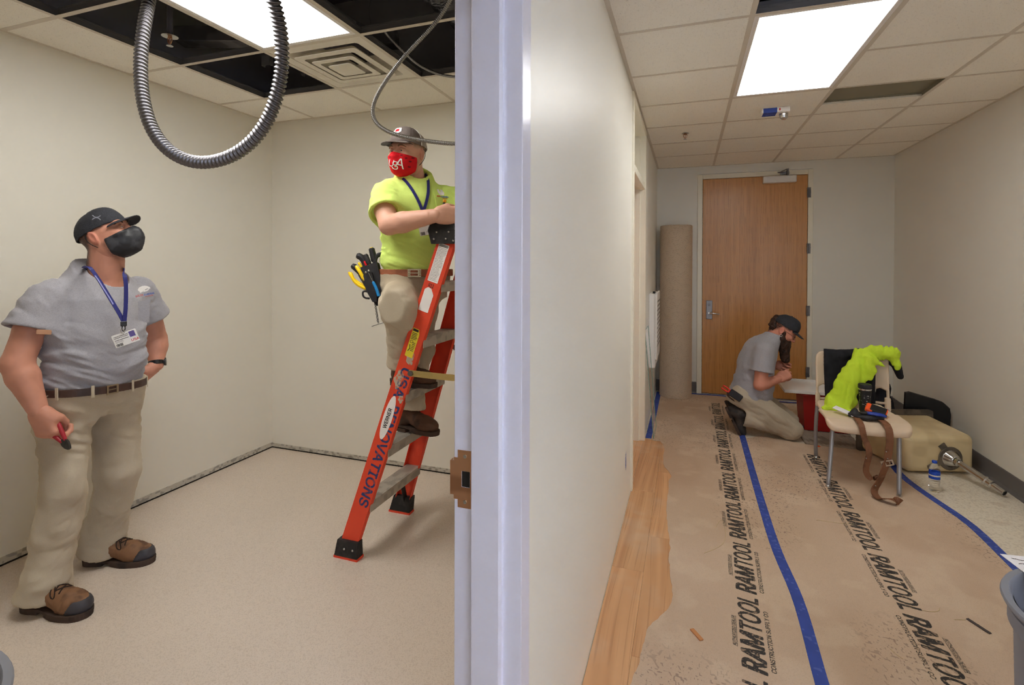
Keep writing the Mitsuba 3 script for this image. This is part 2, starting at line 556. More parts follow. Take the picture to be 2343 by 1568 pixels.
# above the hung ceiling, plus outer walls added to keep sky light out
plenum_and_shell = [box(XP0, XR + .1, YN - .1, YN, HC + .02, HS), box(XP0 - .1, XP0, YN, YF, 0, HS), box(-1.6, XP0, YC, YC + .1, 0, HS), box(-1.6, -1.5, YB + .12, YC, 0, HS), box(XL - .1, XL, YF, YC, HC + .02, HS), box(XL, XP0, YB, YB + .12, HC + .02, HS), box(XL, XR, YF - .1, YF, HC + .02, HS), box(XR, XR + .1, YN, YC + .1, HC + .02, HS),
          box(XP0, XR, YC, YC + .1, HC + .02, HS), box(XP0, XP1, YF, YC, HC + .02, HC + .3)]
structure('wall_plenum', cat_(plenum_and_shell), 'mat_plenum', 'dark unpainted wall above the open ceiling grid, with unseen outer walls closing off the sky')
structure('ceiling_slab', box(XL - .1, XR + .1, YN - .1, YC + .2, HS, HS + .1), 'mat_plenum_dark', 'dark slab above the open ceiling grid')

kw = fresh('window_1')  # out of view, placed so cool daylight reaches the partition and jamb
tag(kw, 'unseen window in the right wall of the corridor, placed to light the partition and door frame', kind='structure')
for ya, yb, za, zb in ((W0, W0 + .05, WZ0, WZ1), (W1 - .05, W1, WZ0, WZ1), (W0 + .05, W1 - .05, WZ0, WZ0 + .05), (W0 + .05, W1 - .05, WZ1 - .05, WZ1)):
    put(kw + '__frame', rbox(XR - .01, XR + .1, ya, yb, za, zb, .003), 'mat_frame_cream')
put(kw + '__mullion', rbox(XR + .02, XR + .08, -1.42, -1.38, WZ0 + .05, WZ1 - .05, .003), 'mat_frame_cream')
# plaster strip and gap where the base was taken off
for n, a in (('left', box(XL - .01, XL + .004, YF, YB, .008, .042)), ('back', box(XL, XP0, YB - .004, YB + .01, .008, .036))):
    structure('trim_' + n, a, 'mat_plaster', 'bare grey plaster strip low on the wall where the base was removed')
for n, a in (('left', box(XL - .01, XL + .006, YF, YB, -.01, .008)), ('back', box(XL, XP0, YB - .006, YB + .01, -.01, .008))):
    structure('trim_gap_' + n, a, 'mat_gap', 'dark gap between the wall and the beige floor')


def base_section(h, t):
    return [(0, 0), (t + .012, 0), (t + .004, .012), (t, .02), (t, h - .006), (t - .003, h), (0, h)]


def baseboard(key, p0, p1, normal, h, label):
    p0, p1, nn = np.array(p0, float), np.array(p1, float), np.array(normal, float)
    m = sweep([p0, p1], [(z, b) for b, z in base_section(h, .005)], up=[0, 0, 1])
    t = (p1 - p0) / np.linalg.norm(p1 - p0)
    if np.cross(t, [0, 0, 1]) @ nn < 0:
        m = sweep([p1, p0], [(z, b) for b, z in base_section(h, .005)], up=[0, 0, 1])
    m.fix_normals()
    structure(key, m, 'mat_rubber_base', label)


baseboard('baseboard_right', (XR, YN, -.004), (XR, YC, -.004), (-1, 0, 0), .125, 'dark grey rubber base along the right wall')
baseboard('baseboard_back', (XP1, YC, -.004), (.105, YC, -.004), (0, -1, 0), .135, 'dark grey rubber base beside the wooden door')
baseboard('baseboard_back_right', (1.285, YC, -.004), (XR, YC, -.004), (0, -1, 0), .135, 'dark grey rubber base right of the wooden door')

# ---- the near doorway's frame, whose far jamb stands in the middle of the picture
prof = sg.Polygon([(-.498, 1.10), (-.498, 1.04), (-.45, 1.04), (-.45, 1.024), (-.385, 1.024), (-.379, 1.029), (-.379, 1.04), (-.337, 1.04), (-.337, 1.10)])
prof = prof.buffer(-.002).buffer(.002, quad_segs=5)
jamb = prism(prof, DH)
key = fresh('door_1')
tag(key, 'white painted steel door frame between the two rooms', kind='structure')
plate_hole = box(-.468, -.458, 1.036, 1.06, .985, 1.025)
put('door_1__jamb', jamb, 'mat_frame', 30)
mirror = jamb.copy()
mirror.apply_transform(np.diag([1, -1, 1, 1.0]))
mirror.invert()
mirror.apply_translation((0, 1.16, 0))
put('door_1__jamb', mirror, 'mat_frame', 30)
head = cat_([box(-.498, -.337, .06, 1.10, DH, DH + .05), box(-.45, -.381, .136, 1.024, DH - .016, DH)])
put('door_1__head', head, 'mat_frame')
# strike plate with its lip, hole and two screws
sp = sg.Polygon([(-.452, .948), (-.4885, .948), (-.4885, .966), (-.4985, .966), (-.4985, 1.060), (-.4885, 1.060), (-.4885, 1.078), (-.452, 1.078)])
sp = sp.difference(sg.box(-.478, .996, -.460, 1.030).buffer(.0015))
pl = prism(sp, .0016)
pl = place(pl, (0, 1.04, 0), np.array([[1, 0, 0], [0, 0, -1], [0, 1, 0]]))
lip = box(-.5065, -.4975, 1.0385, 1.0405, .975, 1.052)
lip2 = box(-.5075, -.506, 1.0385, 1.052, .975, 1.052)
sk = fresh('strike_plate')
tag(sk, 'brass door strike plate with a square latch hole on the white jamb', 'strike plate')
put(sk + '__plate', cat_([pl, lip, lip2]), 'mat_brass')
put(sk + '__latch_hole', box(-.4785, -.4595, 1.0395, 1.0398, .9955, 1.0305), 'mat_gap')
for z in (.962, 1.065):
    s = trimesh.creation.cylinder(.0042, .0012, sections=16)
    put(sk + '__screw', place(cat_([s, box(-.003, .003, -.0006, .0006, .0, .0012)]), (-.4705, 1.0378, z), rotx(math.pi / 2)), 'mat_steel')

# ---- the second doorway in the partition, with a transom
k2 = fresh('door_2')
tag(k2, 'cream door frame with a transom bar in the corridor wall left of the paper roll', kind='structure')
for ya, yb in ((3.405, 3.465), (4.425, 4.485)):
    put(k2 + '__jamb', cat_([rbox(-.498, -.337, ya, yb, 0, 2.62, .002), box(-.455, -.385, (yb if ya < 4 else ya) - .016, (yb if ya < 4 else ya) + .016, 0, 2.6)]), 'mat_frame_cream')
put(k2 + '__head', rbox(-.498, -.337, 3.405, 4.485, 2.585, 2.635, .002), 'mat_frame_cream')
put(k2 + '__transom_bar', rbox(-.498, -.345, 3.46, 4.43, DH, DH + .055, .003), 'mat_frame_cream')
put(k2 + '__transom_panel', box(-.45, -.44, 3.46, 4.43, DH + .05, 2.59), 'mat_frame_cream')
put(k2 + '__leaf', box(-.5, -.456, 3.47, 4.42, .01, DH - .003), 'mat_door')

# ---- the wooden door at the corridor's end
D0, D1, DT = .163, 1.232, 2.487
k3 = fresh('door_3')
tag(k3, 'tall honey-coloured wooden door at the end of the corridor', kind='structure')
put(k3 + '__leaf', rbox(D0, D1, YC - .006, YC + .04, .012, DT, .002), 'mat_door')
for a, b in ((.105, D0 - .003), (D1 + .003, 1.285)):
    put(k3 + '__frame', rbox(a, b, YC - .014, YC + .1, 0, 2.545, .003), 'mat_frame_cream')
put(k3 + '__frame', rbox(D0 - .003, D1 + .003, YC - .014, YC + .1, DT + .003, 2.545, .003), 'mat_frame_cream')
put(k3 + '__stop', box(D0 - .01, D1 + .01, YC + .035, YC + .1, 0, DT + .01), 'mat_plenum_dark')
for z in (.33, 1.0, 1.68, 2.29):
    h = trimesh.creation.cylinder(.009, .11, sections=12)
    put(k3 + '__hinge', cat_([place(h, (D1 + .001, YC - .018, z)), box(D1, D1 + .03, YC - .018, YC - .012, z - .055, z + .055)]), 'mat_galvanised')
hp = rbox(.205, .272, YC - .022, YC - .005, .872, 1.088, .003)
hk = put(k3 + '__lock_plate', hp, 'mat_steel_dull')
put(k3 + '__lever', cat_([tube([(.238, YC - .02, .945), (.238, YC - .06, .945)], .012, 14), tube(spline([(.238, YC - .06, .945), (.27, YC - .066, .945), (.33, YC - .064, .938), (.345, YC - .06, .937)], 10), [.011, .011, .0105, .01, .0095, .009, .0085, .008, .008, .0075], 12)]), 'mat_chrome', 30)
put(k3 + '__keyhole', place(trimesh.creation.cylinder(.016, .006, sections=20), (.238, YC - .024, 1.04), rotx(math.pi / 2)), 'mat_galvanised', 30)
ck = fresh('door_closer')
tag(ck, 'grey hydraulic closer box with a folded arm at the top of the wooden door', 'door closer')
put(ck + '__body', rbox(.785, 1.115, YC - .075, YC - .008, 2.405, 2.480, .006), 'mat_white_plastic')
put(ck + '__arm', cat_([tube([(1.03, YC - .05, 2.478), (1.03, YC - .05, 2.555)], .011, 10), sweep([(1.03, YC - .05, 2.553), (.95, YC - .12, 2.512), (.93, YC - .10, 2.508)], [(-.004, -.012), (.004, -.012), (.004, .012), (-.004, .012)], up=(0, 0, 1)),
                        sweep([(.93, YC - .10, 2.514), (1.0, YC - .012, 2.514)], [(-.003, -.01), (.003, -.01), (.003, .01), (-.003, .01)], up=(0, 0, 1)), rbox(.96, 1.05, YC - .03, YC - .012, 2.495, 2.53, .003)]), 'mat_steel_dull')

# ------------------------------------------------------------------ hung ceiling
tag(fresh('ceiling'), 'hung ceiling of pale speckled tiles in a metal grid, partly opened up', kind='structure')
TW = .012


def tee(x0, x1, y0, y1, wall=False):
    k = put('ceiling__tee', box(x0, x1, y0, y1, HC, HC + .0015), 'mat_tee')
    if wall:
        return
    if x1 - x0 < y1 - y0:
        c = (x0 + x1) / 2
        m = cat_([box(c - .0008, c + .0008, y0, y1, HC + .0015, HC + .038), box(c - .003, c + .003, y0, y1, HC + .03, HC + .04), box(x0 + .001, x1 - .001, y0, y1, HC + .0015, HC + .0022)])
    else:
        c = (y0 + y1) / 2
        m = cat_([box(x0, x1, c - .0008, c + .0008, HC + .0015, HC + .038), box(x0, x1, c - .003, c + .003, HC + .03, HC + .04), box(x0, x1, y0 + .001, y1 - .001, HC + .0015, HC + .0022)])
    put(k + '__stem', m, 'mat_tee_stem')


def hung_ceiling(xs, ys, x_end, y_end, void, skip, cut=None):
    for x in xs[1:-1]:
        tee(x - TW, x + TW, ys[0], ys[-1])
    X = list(xs)
    for j, y in enumerate(ys[1:-1]):
        for i in range(len(X) - 1):
            if (i, j + .5) not in skip:
                tee(X[i] + (TW if i else 0), X[i + 1] - (TW if i < len(X) - 2 else 0), y - TW, y + TW)
    for a in (box(x_end[0], x_end[0] + .022, ys[0], ys[-1], HC, HC + .0015), box(x_end[1] - .022, x_end[1], ys[0], ys[-1], HC, HC + .0015), box(x_end[0], x_end[1], ys[-1] - .022, ys[-1], HC, HC + .0015)):
        put('ceiling__wall_angle', a, 'mat_tee')
    for i in range(len(X) - 1):
        for j in range(len(ys) - 1):
            if (i, j) in void:
                continue
            a, b, c, d = X[i] + .004, X[i + 1] - .004, ys[j] + .004, ys[j + 1] - .004
            if cut and (i, j) in cut:
                c = cut[(i, j)]
            put('ceiling__tile', rbox(a, b, c, d, HC + .0016, HC + .017, .002), 'mat_tile')


LX = [XL, -2.772, -2.162, -1.552, -.943, XP0]
LY = [YF, -.288, .322, .931, 1.541, 2.150, 2.760, YB]
hung_ceiling(LX, LY, (XL, XP0), YB, {(1, 2), (1, 3), (1, 4), (1, 5), (2, 3), (2, 4), (2, 5), (3, 4), (3, 5), (3, 3)}, {(2, 3.5), (1, 1.5)})
RX = [XP1, .274, .884, 1.494, XR]
RY = [YN, -2.92, -2.31, -1.702, -1.092, -.483, .127, .736, 1.346, 1.956, 2.565, 3.175, 3.784, 4.394, 5.003, 5.613, YC]
hung_ceiling(RX, RY, (XP1, XR), YC, {(1, 10), (1, 11), (1, 9), (1, 3), (1, 4)}, {(1, 10.5), (1, 3.5)}, {(2, 12): 4.15})
put('ceiling__recess', cat_([box(.89, 1.49, 3.79, 4.20, HC + .03, HC + .04), box(.89, 1.49, 4.152, 4.156, HC + .017, HC + .04), box(.886, .89, 3.79, 4.15, HC + .002, HC + .03), box(1.488, 1.492, 3.79, 4.15, HC + .002, HC + .03)]), 'mat_olive')


# ---- light panels
def light_panel(x0, x1, y0, y1, rgb, label):
    k = fresh('ceiling_light')
    tag(k, label, 'ceiling light', 'flat panel lights in the hung ceilings')
    w = .022
    z = HC + .004
    fr = cat_([box(x0, x1, y0, y0 + w, z - .003, z + .03), box(x0, x1, y1 - w, y1, z - .003, z + .03), box(x0, x0 + w, y0, y1, z - .003, z + .03), box(x1 - w, x1, y0, y1, z - .003, z + .03)])
    put(k + '__frame', fr, 'mat_white_plastic')
    q = trimesh.Trimesh([(x0 + w, y0 + w, z), (x1 - w, y0 + w, z), (x1 - w, y1 - w, z), (x0 + w, y1 - w, z)], [(0, 2, 1), (0, 3, 2)], process=False)
    put(k + '__diffuser', q, 'mat_glow', emitter={'type': 'area', 'radiance': {'type': 'rgb', 'value': rgb}})
    put(k + '__housing', cat_([box(x0, x1, y0, y1, z + .03, z + .06)]), 'mat_galvanised')


light_panel(-2.150, -1.564, .943, 2.138, ROOM_LIGHT, 'glowing white rectangular panel light in the open ceiling above the ladder')
light_panel(.286, .872, 2.577, 3.772, CORRIDOR_LIGHT, 'glowing white rectangular panel light in the corridor ceiling')
light_panel(.286, .872, -1.69, -.495, UNSEEN_NEAR_LIGHT, 'unseen panel light over the near end of the corridor, placed to light the door jamb')


# ---- square air diffuser
def diffuser():
    k = fresh('air_diffuser')
    tag(k, 'square white stepped air vent in the ceiling beside the glowing panel', 'air vent')
    cx, cy = -1.857, 2.455

    def ring(r0, z0, r1, z1, t=.0016, corner=.02):
        a = sg.box(-r0, -r0, r0, r0).buffer(-corner).buffer(corner, quad_segs=5)
        pts = np.array(a.exterior.coords)[:-1]
        out, inn = pts, pts * (r1 / r0)
        n = len(pts)
        v = np.vstack([np.c_[out, np.full(n, z0)], np.c_[inn, np.full(n, z1)], np.c_[inn, np.full(n, z1 + t)], np.c_[out, np.full(n, z0 + t)]])
        f = []
        for i in range(n):
            j = (i + 1) % n
            for q in range(4):
                a0, b0, a1, b1 = q * n + i, q * n + j, ((q + 1) % 4) * n + i, ((q + 1) % 4) * n + j
                f += [(a0, b1, b0), (a0, a1, b1)]
        return place(trimesh.Trimesh(v, f, process=False), (cx, cy, 0))
    z = HC + .002
    sq = sg.box(-.293, -.293, .293, .293).difference(sg.box(-.235, -.235, .235, .235).buffer(-.02).buffer(.02))
    put(k + '__face', place(prism(sq, .003, z), (cx, cy, 0)), 'mat_vent')
    put(k + '__cone', cat_([ring(.235, z, .19, z + .05), ring(.19, z + .05, .12, z + .09)]), 'mat_vent')
    put(k + '__blade', cat_([ring(.205, z - .012, .150, z + .030), ring(.205, z - .012, .165, z - .0125)]), 'mat_vent')
    put(k + '__blade', cat_([ring(.140, z - .020, .085, z + .026), ring(.14, z - .02, .105, z - .0205)]), 'mat_vent')
    c = sg.box(-.078, -.078, .078, .078).buffer(-.02).buffer(.02)
    put(k + '__centre', cat_([ring(.0779, z - .026, .04, z + .01), place(prism(c, .0016, z - .0275), (cx, cy, 0))]), 'mat_vent')
    put(k + '__neck', place(lathe([(.12, 0), (.12, .16), (.118, .16), (.118, 0)], 28), (cx, cy, z + .05)), 'mat_plenum_dark')
    for a in (0, 1, 2, 3):
        d = np.array([math.cos(a * math.pi / 2 + .785), math.sin(a * math.pi / 2 + .785)]) * .12
        put(k + '__bracket', box(cx + d[0] - .004, cx + d[0] + .004, cy + d[1] - .004, cy + d[1] + .004, z - .005, z + .05), 'mat_white_plastic')


diffuser()


# ---- things above the ceiling
def sprinkler(x, y, z, label, esc=.03, up=.5):
    k = fresh('sprinkler_head')
    tag(k, label, 'sprinkler', None)
    put(k + '__escutcheon', place(lathe([(.0, .004), (esc * .5, .004), (esc, 0), (esc, .003), (esc * .6, .010), (.012, .012), (0, .012)], 24), (x, y, z)), 'mat_steel', 30)
    arms = [tube(spline([(s * .011, 0, 0), (s * .014, 0, -.015), (s * .009, 0, -.032), (0, 0, -.04)], 9), .0028, 8) for s in (-1, 1)]
    put(k + '__yoke', place(cat_(arms + [tube([(0, 0, .003), (0, 0, -.01)], .009, 12), tube([(0, 0, -.036), (0, 0, -.046)], .004, 8)]), (x, y, z)), 'mat_brass', 30)
    put(k + '__bulb', place(tube([(0, 0, -.008), (0, 0, -.036)], .0028, 8), (x, y, z)), 'mat_red_bulb')
    put(k + '__deflector', place(lathe([(0, 0), (.016, 0), (.016, .0018), (0, .0018)], 16), (x, y, z - .048)), 'mat_steel')
    put(k + '__drop_pipe', tube([(x, y, z + .01), (x, y, z + up)], .013, 14), 'mat_plenum_dark')


mat('mat_red_bulb', C(160, 120, 108), .15, .6)
def at(px, py, depth):
    """The point seen at a pixel of the photograph, so many metres in front of the camera."""
    return EYE + CAM.T @ np.array([(px - PPX) / FOC, (py - PPY) / FOC, 1.0]) * depth


def on(px, py, axis, value):
    """The point of the plane axis = value seen at a pixel of the photograph."""
    d = CAM.T @ np.array([(px - PPX) / FOC, (py - PPY) / FOC, 1.0])
    return EYE + d * (value - EYE[axis]) / d[axis]


def to_px(p):
    c = CAM @ (np.asarray(p, float) - EYE)
    return c[0] / c[2] * FOC + PPX, c[1] / c[2] * FOC + PPY


sprinkler(-2.50, 1.88, 2.655, 'metal sprinkler head hanging in the open ceiling left of the glowing panel', .038, .8)
sprinkler(-.026, 4.656, 2.636, 'small metal sprinkler head in a corridor ceiling tile above the paper roll', .03, .1)

# framing, hanger wires and black flexible ducts in the open ceiling
k = put('ceiling_beam', rbox(-2.95, -1.62, 2.45, 2.56, 2.84, 2.93, .004), 'mat_galvanised')
tag(k, 'galvanised channel crossing above the open ceiling behind the sprinkler', 'beam')
scene[k]['to_world'] = T().translate([-2.3, 2.4, 0]).rotate([0, 0, 1], 20).translate([2.3, -2.4, 0])
for i, (x, y, h) in enumerate(((-2.42, 2.42, .45), (-2.30, 2.62, .5))):
    k = put('ceiling_stud', cat_([box(x - .03, x + .03, y - .001, y + .001, HC + .06, HC + .06 + h), box(x - .03, x - .028, y, y + .03, HC + .06, HC + .06 + h), box(x + .028, x + .03, y, y + .03, HC + .06, HC + .06 + h)]), 'mat_galvanised')
    tag(k, 'grey metal stud above the open ceiling ' + ('left of the white vent' if i else 'just left of the hanging thick conduit'), 'stud')
for i, (x, y) in enumerate(((-2.19, 2.152), (-1.53, 1.55), (-1.50, 2.16), (-2.15, 1.0))):
    a = [(x + .004 * math.cos(t * 2.2), y + .004 * math.sin(t * 2.2), HC + .036 + t * .045) for t in np.linspace(0, 18, 60)]
    k = put('hanger_wire', tube(a, .0016, 6), 'mat_steel_dull')
    tag(k, ('twisted hanger wire rising from the grid near the sprinkler', 'twisted hanger wire at the right corner of the glowing panel', 'twisted hanger wire beside the white vent', 'twisted hanger wire left of the glowing panel')[i], 'wire', 'hanger wires of the ceiling grid')


def flex_duct(pts, r, label):
    p = spline(pts, 140)
    n = 28
    rr = np.full(len(p), r)
    m = tube(p, rr, n)
    v = np.array(m.vertices)
    t, a, b = frames_along(p)
    idx = np.repeat(np.arange(len(p)), n)
    ax = np.vstack([p[idx], p[:1], p[-1:]])
    d = v - ax
    ridge = .93 + .07 * np.abs(np.sin(np.r_[idx, 0, 0] * .55)) + .06 * (meshkit.fbm(v * 22, 3, 4) - .5)
    m.vertices = ax + d * ridge[:, None]
    k = put('flexible_duct', m, 'mat_black_foil', True)
    tag(k, label, 'duct')


flex_duct([(-1.62, .6, 3.05), (-1.45, 1.4, 3.04), (-1.30, 2.1, 3.0), (-1.20, 2.6, 2.95), (-1.21, 2.95, 2.93)], .125, 'thick shiny black flexible duct above the open ceiling right of the glowing panel')
flex_duct([(-1.02, .5, 3.16), (-.96, 1.4, 3.12), (-.90, 2.0, 3.12), (-.80, 2.8, 3.10)], .11, 'second black flexible duct above the open ceiling nearest the door frame')
ring_ = lathe([(.10, 0), (.115, 0), (.118, .004), (.118, .05), (.115, .054), (.10, .054)], 32)
k = put('duct_collar', place(ring_, (-1.16, 2.70, 2.70), rotx(.35) @ rotz(.2)), 'mat_black_plastic', 30)
tag(k, 'round black duct collar lying above the open ceiling under the flexible duct', 'duct collar')
k = put('ceiling_header', box(-1.04, -.49, 3.06, 3.2, 2.78, 3.05), 'mat_wall')
tag(k, 'beige drywall header seen through the open ceiling beside the door frame', 'drywall header')
k = put('junction_tray', cat_([box(.36, .8, 2.2, 2.5, HC + .12, HC + .13), tube(spline([(.36, 2.35, HC + .14), (.5, 2.4, HC + .22), (.7, 2.36, HC + .2), (.8, 2.2, HC + .14)], 20), .02, 12)]), 'mat_steel_dull')
tag(k, 'dark metal tray and cable above the open tile at the top of the corridor', 'cable tray')


# ---- flexible conduits
def ribbed(pts, r, pitch, depth, n=16, per=8, sharp=1.0):
    p = np.asarray(pts, float)
    d = np.r_[0, np.cumsum(np.linalg.norm(np.diff(p, axis=0), axis=1))]
    from scipy.interpolate import CubicSpline
    c = CubicSpline(d, p)
    L = d[-1]
    s = np.linspace(0, L, int(L / pitch * per))
    q = c(s)
    t, a, b = frames_along(q, up=(.3, -.9, .2))
    ang = np.arange(n) * 2 * np.pi / n
    ph = (s[:, None] / pitch + ang[None] / (2 * np.pi)) % 1.0
    rr = r - depth * np.abs(np.cos(np.pi * ph)) ** (3 * sharp)
    v = (q[:, None] + rr[..., None] * (a[:, None] * np.cos(ang)[None, :, None] + b[:, None] * np.sin(ang)[None, :, None])).reshape(-1, 3)
    return trimesh.Trimesh(v, np.array(grid_faces(len(q), n)), process=False)


mat('mat_conduit', C(118, 116, 120), .42, .5, metallic=1.0)
mat('mat_cable', C(150, 148, 146), .36, .5, metallic=1.0)
path = [(352, -75), (341, 0), (330, 60), (323, 120), (323, 190), (330, 240), (346, 290), (372, 330), (406, 357), (450, 371), (500, 367), (545, 348), (585, 314), (614, 270), (634, 215), (644, 160), (645, 110), (640, 60), (625, 0), (607, -95)]
dep = np.interp(np.arange(len(path)), [0, 2, 9, 17, 19], [2.30, 2.22, 2.10, 1.95, 1.86])
k = put('flexible_conduit', ribbed([at(x, y, d) for (x, y), d in zip(path, dep)], .0275, .0172, .0075), 'mat_conduit', True)
tag(k, 'thick ribbed grey metal conduit hanging from the ceiling in a big loop', 'conduit')
path = [(1062, -60), (1030, 0), (1004, 42), (962, 90), (925, 130), (890, 175), (865, 215), (853, 250), (858, 276), (882, 298), (920, 312), (965, 321), (1000, 326), (1040, 329), (1080, 325)]
dep = np.interp(np.arange(len(path)), [0, 4, 9, 14], [2.0, 2.2, 2.12, 2.02])
k = put('armoured_cable', ribbed([at(x, y, d) for (x, y), d in zip(path, dep)], .0090, .0078, .0034, 12, 8), 'mat_cable', True)
tag(k, 'thin ribbed metal cable looping down in front of the grey and white cap', 'cable')
path = [(880, 70), (905, 100), (930, 124), (957, 147), (985, 162), (1010, 171), (1040, 176), (1070, 176)]
dep = [2.62, 2.70, 2.74, 2.8, 2.86, 2.9, 2.93, 2.95]
k = put('armoured_cable', ribbed([at(x, y, d) for (x, y), d in zip(path, dep)], .009, .008, .0034, 12, 8), 'mat_cable', True)
tag(k, 'short ribbed metal cable drooping from the open ceiling right of the white vent', 'cable')
# ------------------------------------------------------------------ corridor floor: planks, board, tapes
def lay_planks():
    W, tag_ = .1524, 0
    cuts = {0: [-.35, .95, 1.62, 2.53, 3.44, 4.49], 1: [-.2, .75, 1.97, 2.88, 3.80, 4.49], 2: [0, 1.25, 2.16, 3.1, 4.02, 4.49], 3: [.3, 1.6, 2.5, 3.4, 4.49]}
    for c, ys in cuts.items():
        x0 = XP1 + .002 + c * W
        for y0, y1 in zip(ys[:-1], ys[1:]):
            put('floor_corridor__plank', rbox(x0 + .0004, x0 + W - .0004, y0 + .0004, y1 - .0004, -.004, 0, .0008), f'mat_plank_{tag_ % 3}')
            tag_ += 1
    for j, (ya, yb) in enumerate(((3.465, 3.95), (3.95, 4.425))):
        put('floor_corridor__plank', rbox(-.50, XP1 + .0005, ya, yb, -.004, 0, .0008), f'mat_plank_{j}')


lay_planks()
left_edge = [(-.25, -1.0), (-.23, .6), (-.21, 1.45), (-.196, 1.70), (-.188, 1.83), (-.166, 1.93), (-.16, 1.985), (-.153, 2.08), (-.15, 2.136), (-.118, 2.20), (-.085, 2.26), (-.058, 2.335), (-.055, 2.42), (-.068, 2.50), (-.083, 2.683), (-.078, 2.80), (-.092, 2.93),
             (-.107, 3.10), (-.117, 3.323), (-.112, 3.50), (-.116, 3.666), (-.098, 3.74), (-.120, 3.82), (-.150, 3.90), (-.164, 3.978), (-.172, 4.1), (-.168, 4.25), (-.186, 4.40), (-.215, 4.462), (-.25, 4.452), (-.29, 4.478), (-.335, 4.476)]


def rough(pts, step=.018, amp=.006, seed=3):
    """Torn edge: the line resampled and roughened."""
    l = sg.LineString(pts)
    n = int(l.length / step)
    q = np.array([l.interpolate(i / n, normalized=True).coords[0] for i in range(n + 1)])
    w = (meshkit.fbm(np.c_[q * 38, np.zeros(len(q))], 3, seed) - .5) * amp * 2
    q[1:-1, 0] += w[1:-1]
    return [tuple(x) for x in q]


seam = [(.50, -1.0), (.485, 1.2), (.462, 2.06), (.472, 2.62), (.457, 2.83), (.447, 3.3), (.449, 3.79), (.461, 4.9), (.47, 6.24)]
edge = [(1.50, -1.0), (1.505, 2.2), (1.525, 3.05), (1.54, 3.45), (1.538, 3.62), (1.49, 3.9), (1.455, 4.1), (1.435, 4.30), (1.45, 4.55), (1.46, 4.78)]
A = [(.42, -1.0)] + [] 
seam_s = [tuple(x) for x in spline(seam, 50)]
edge_s = [tuple(x) for x in spline(edge, 50)]
polyA = sg.Polygon(rough(left_edge) + [(-.335, 6.22), (.47, 6.24)] + seam_s[::-1])
polyB = sg.Polygon([(x - .0005, y) for x, y in seam_s if y < 4.88] + [(.62, 4.90), (.80, 4.84), (.9, 4.80), (1.0, 4.795), (1.2, 4.79), (1.46, 4.78)] + edge_s[::-1])
kA = fresh('floor_board')
tag(kA, 'printed brown paper board on the corridor floor with a torn left edge, left of the middle blue tape', 'floor protection')
put(kA + '__sheet', prism(polyA, .0016, .0002), 'mat_board')
kB = fresh('floor_board')
tag(kB, 'printed brown paper board on the corridor floor between the two long blue tapes, under the chair', 'floor protection')
put(kB + '__sheet', prism(polyB.buffer(0), .0016, .0003), 'mat_board')


def logo():
    def heavy(m, w):
        return cat_([place(m, (dx, dy, 0)) for dx, dy in ((0, 0), (w, 0), (-w, 0), (0, w * .5), (0, -w * .5))])
    ram = heavy(text_fit('RAM', .218, .080, .0003, True, .22), .0032)
    tool = heavy(text_fit('TOOL', .224, .080, .0003, True, .22), .0012)
    tool.apply_translation((.229, 0, 0))
    au = text_fit('AUTHORIZED DEALER', .185, .013, .0003, True, .2)
    au.apply_translation((.115, .098, 0))
    ul = box(.113, .302, .0935, .0955, 0, .0003)
    co = text_fit('CONSTRUCTION SUPPLY CO', .355, .0165, .0003, True, .12)
    co.apply_translation((.02, -.034, 0))
    return cat_([ram, tool, au, ul, co])


LOGO = logo()
LOGO_PLY = mikit.ply(LOGO, 'mat_print')


def print_logo(holder, x, y, ang):
    key, n = holder + '__printed_lettering', 1
    while key in scene:
        key = f'{holder}__printed_lettering_{n:03d}'
        n += 1
    scene[key] = {**LOGO_PLY, 'to_world': T().translate([x, y, .002]).rotate([0, 0, 1], ang)}


for i in range(9):
    y = 2.035 + .487 * i - .487 * (0)
    if y < 5.75:
        print_logo(kA, float(np.interp(y, [1.5, 2.0, 2.6, 3.5, 5.0, 6.0], [.262, .281, .305, .318, .330, .322])), y, 90 - (2.6 if y < 2.7 else .8))
for i in (-1, -2, -3):
    print_logo(kA, .281 + .02 * i, 2.035 + .487 * i, 88)
for i in range(-4, 4):
    y = 3.078 + .487 * i
    print_logo(kB, float(np.interp(y, [1.5, 2.56, 3.08, 3.9], [.862, .882, .893, .90])), y, -90 - 1.0)


def tape(pts, w, label, seed, z=.0022, group=None):
    p = spline(pts, 80) if len(pts) > 2 else np.linspace(pts[0], pts[1], 40)
    p = np.asarray(p)
    t = np.gradient(p, axis=0)
    t /= np.linalg.norm(t, axis=1, keepdims=True)
    nrm = np.c_[-t[:, 1], t[:, 0]]
    q = np.r_[p + nrm * w / 2, (p - nrm * w / 2)[::-1]]
    k = put('blue_tape', prism(sg.Polygon(q).buffer(0), .0004, z), 'mat_blue_tape')
    tag(k, label, 'tape', group)


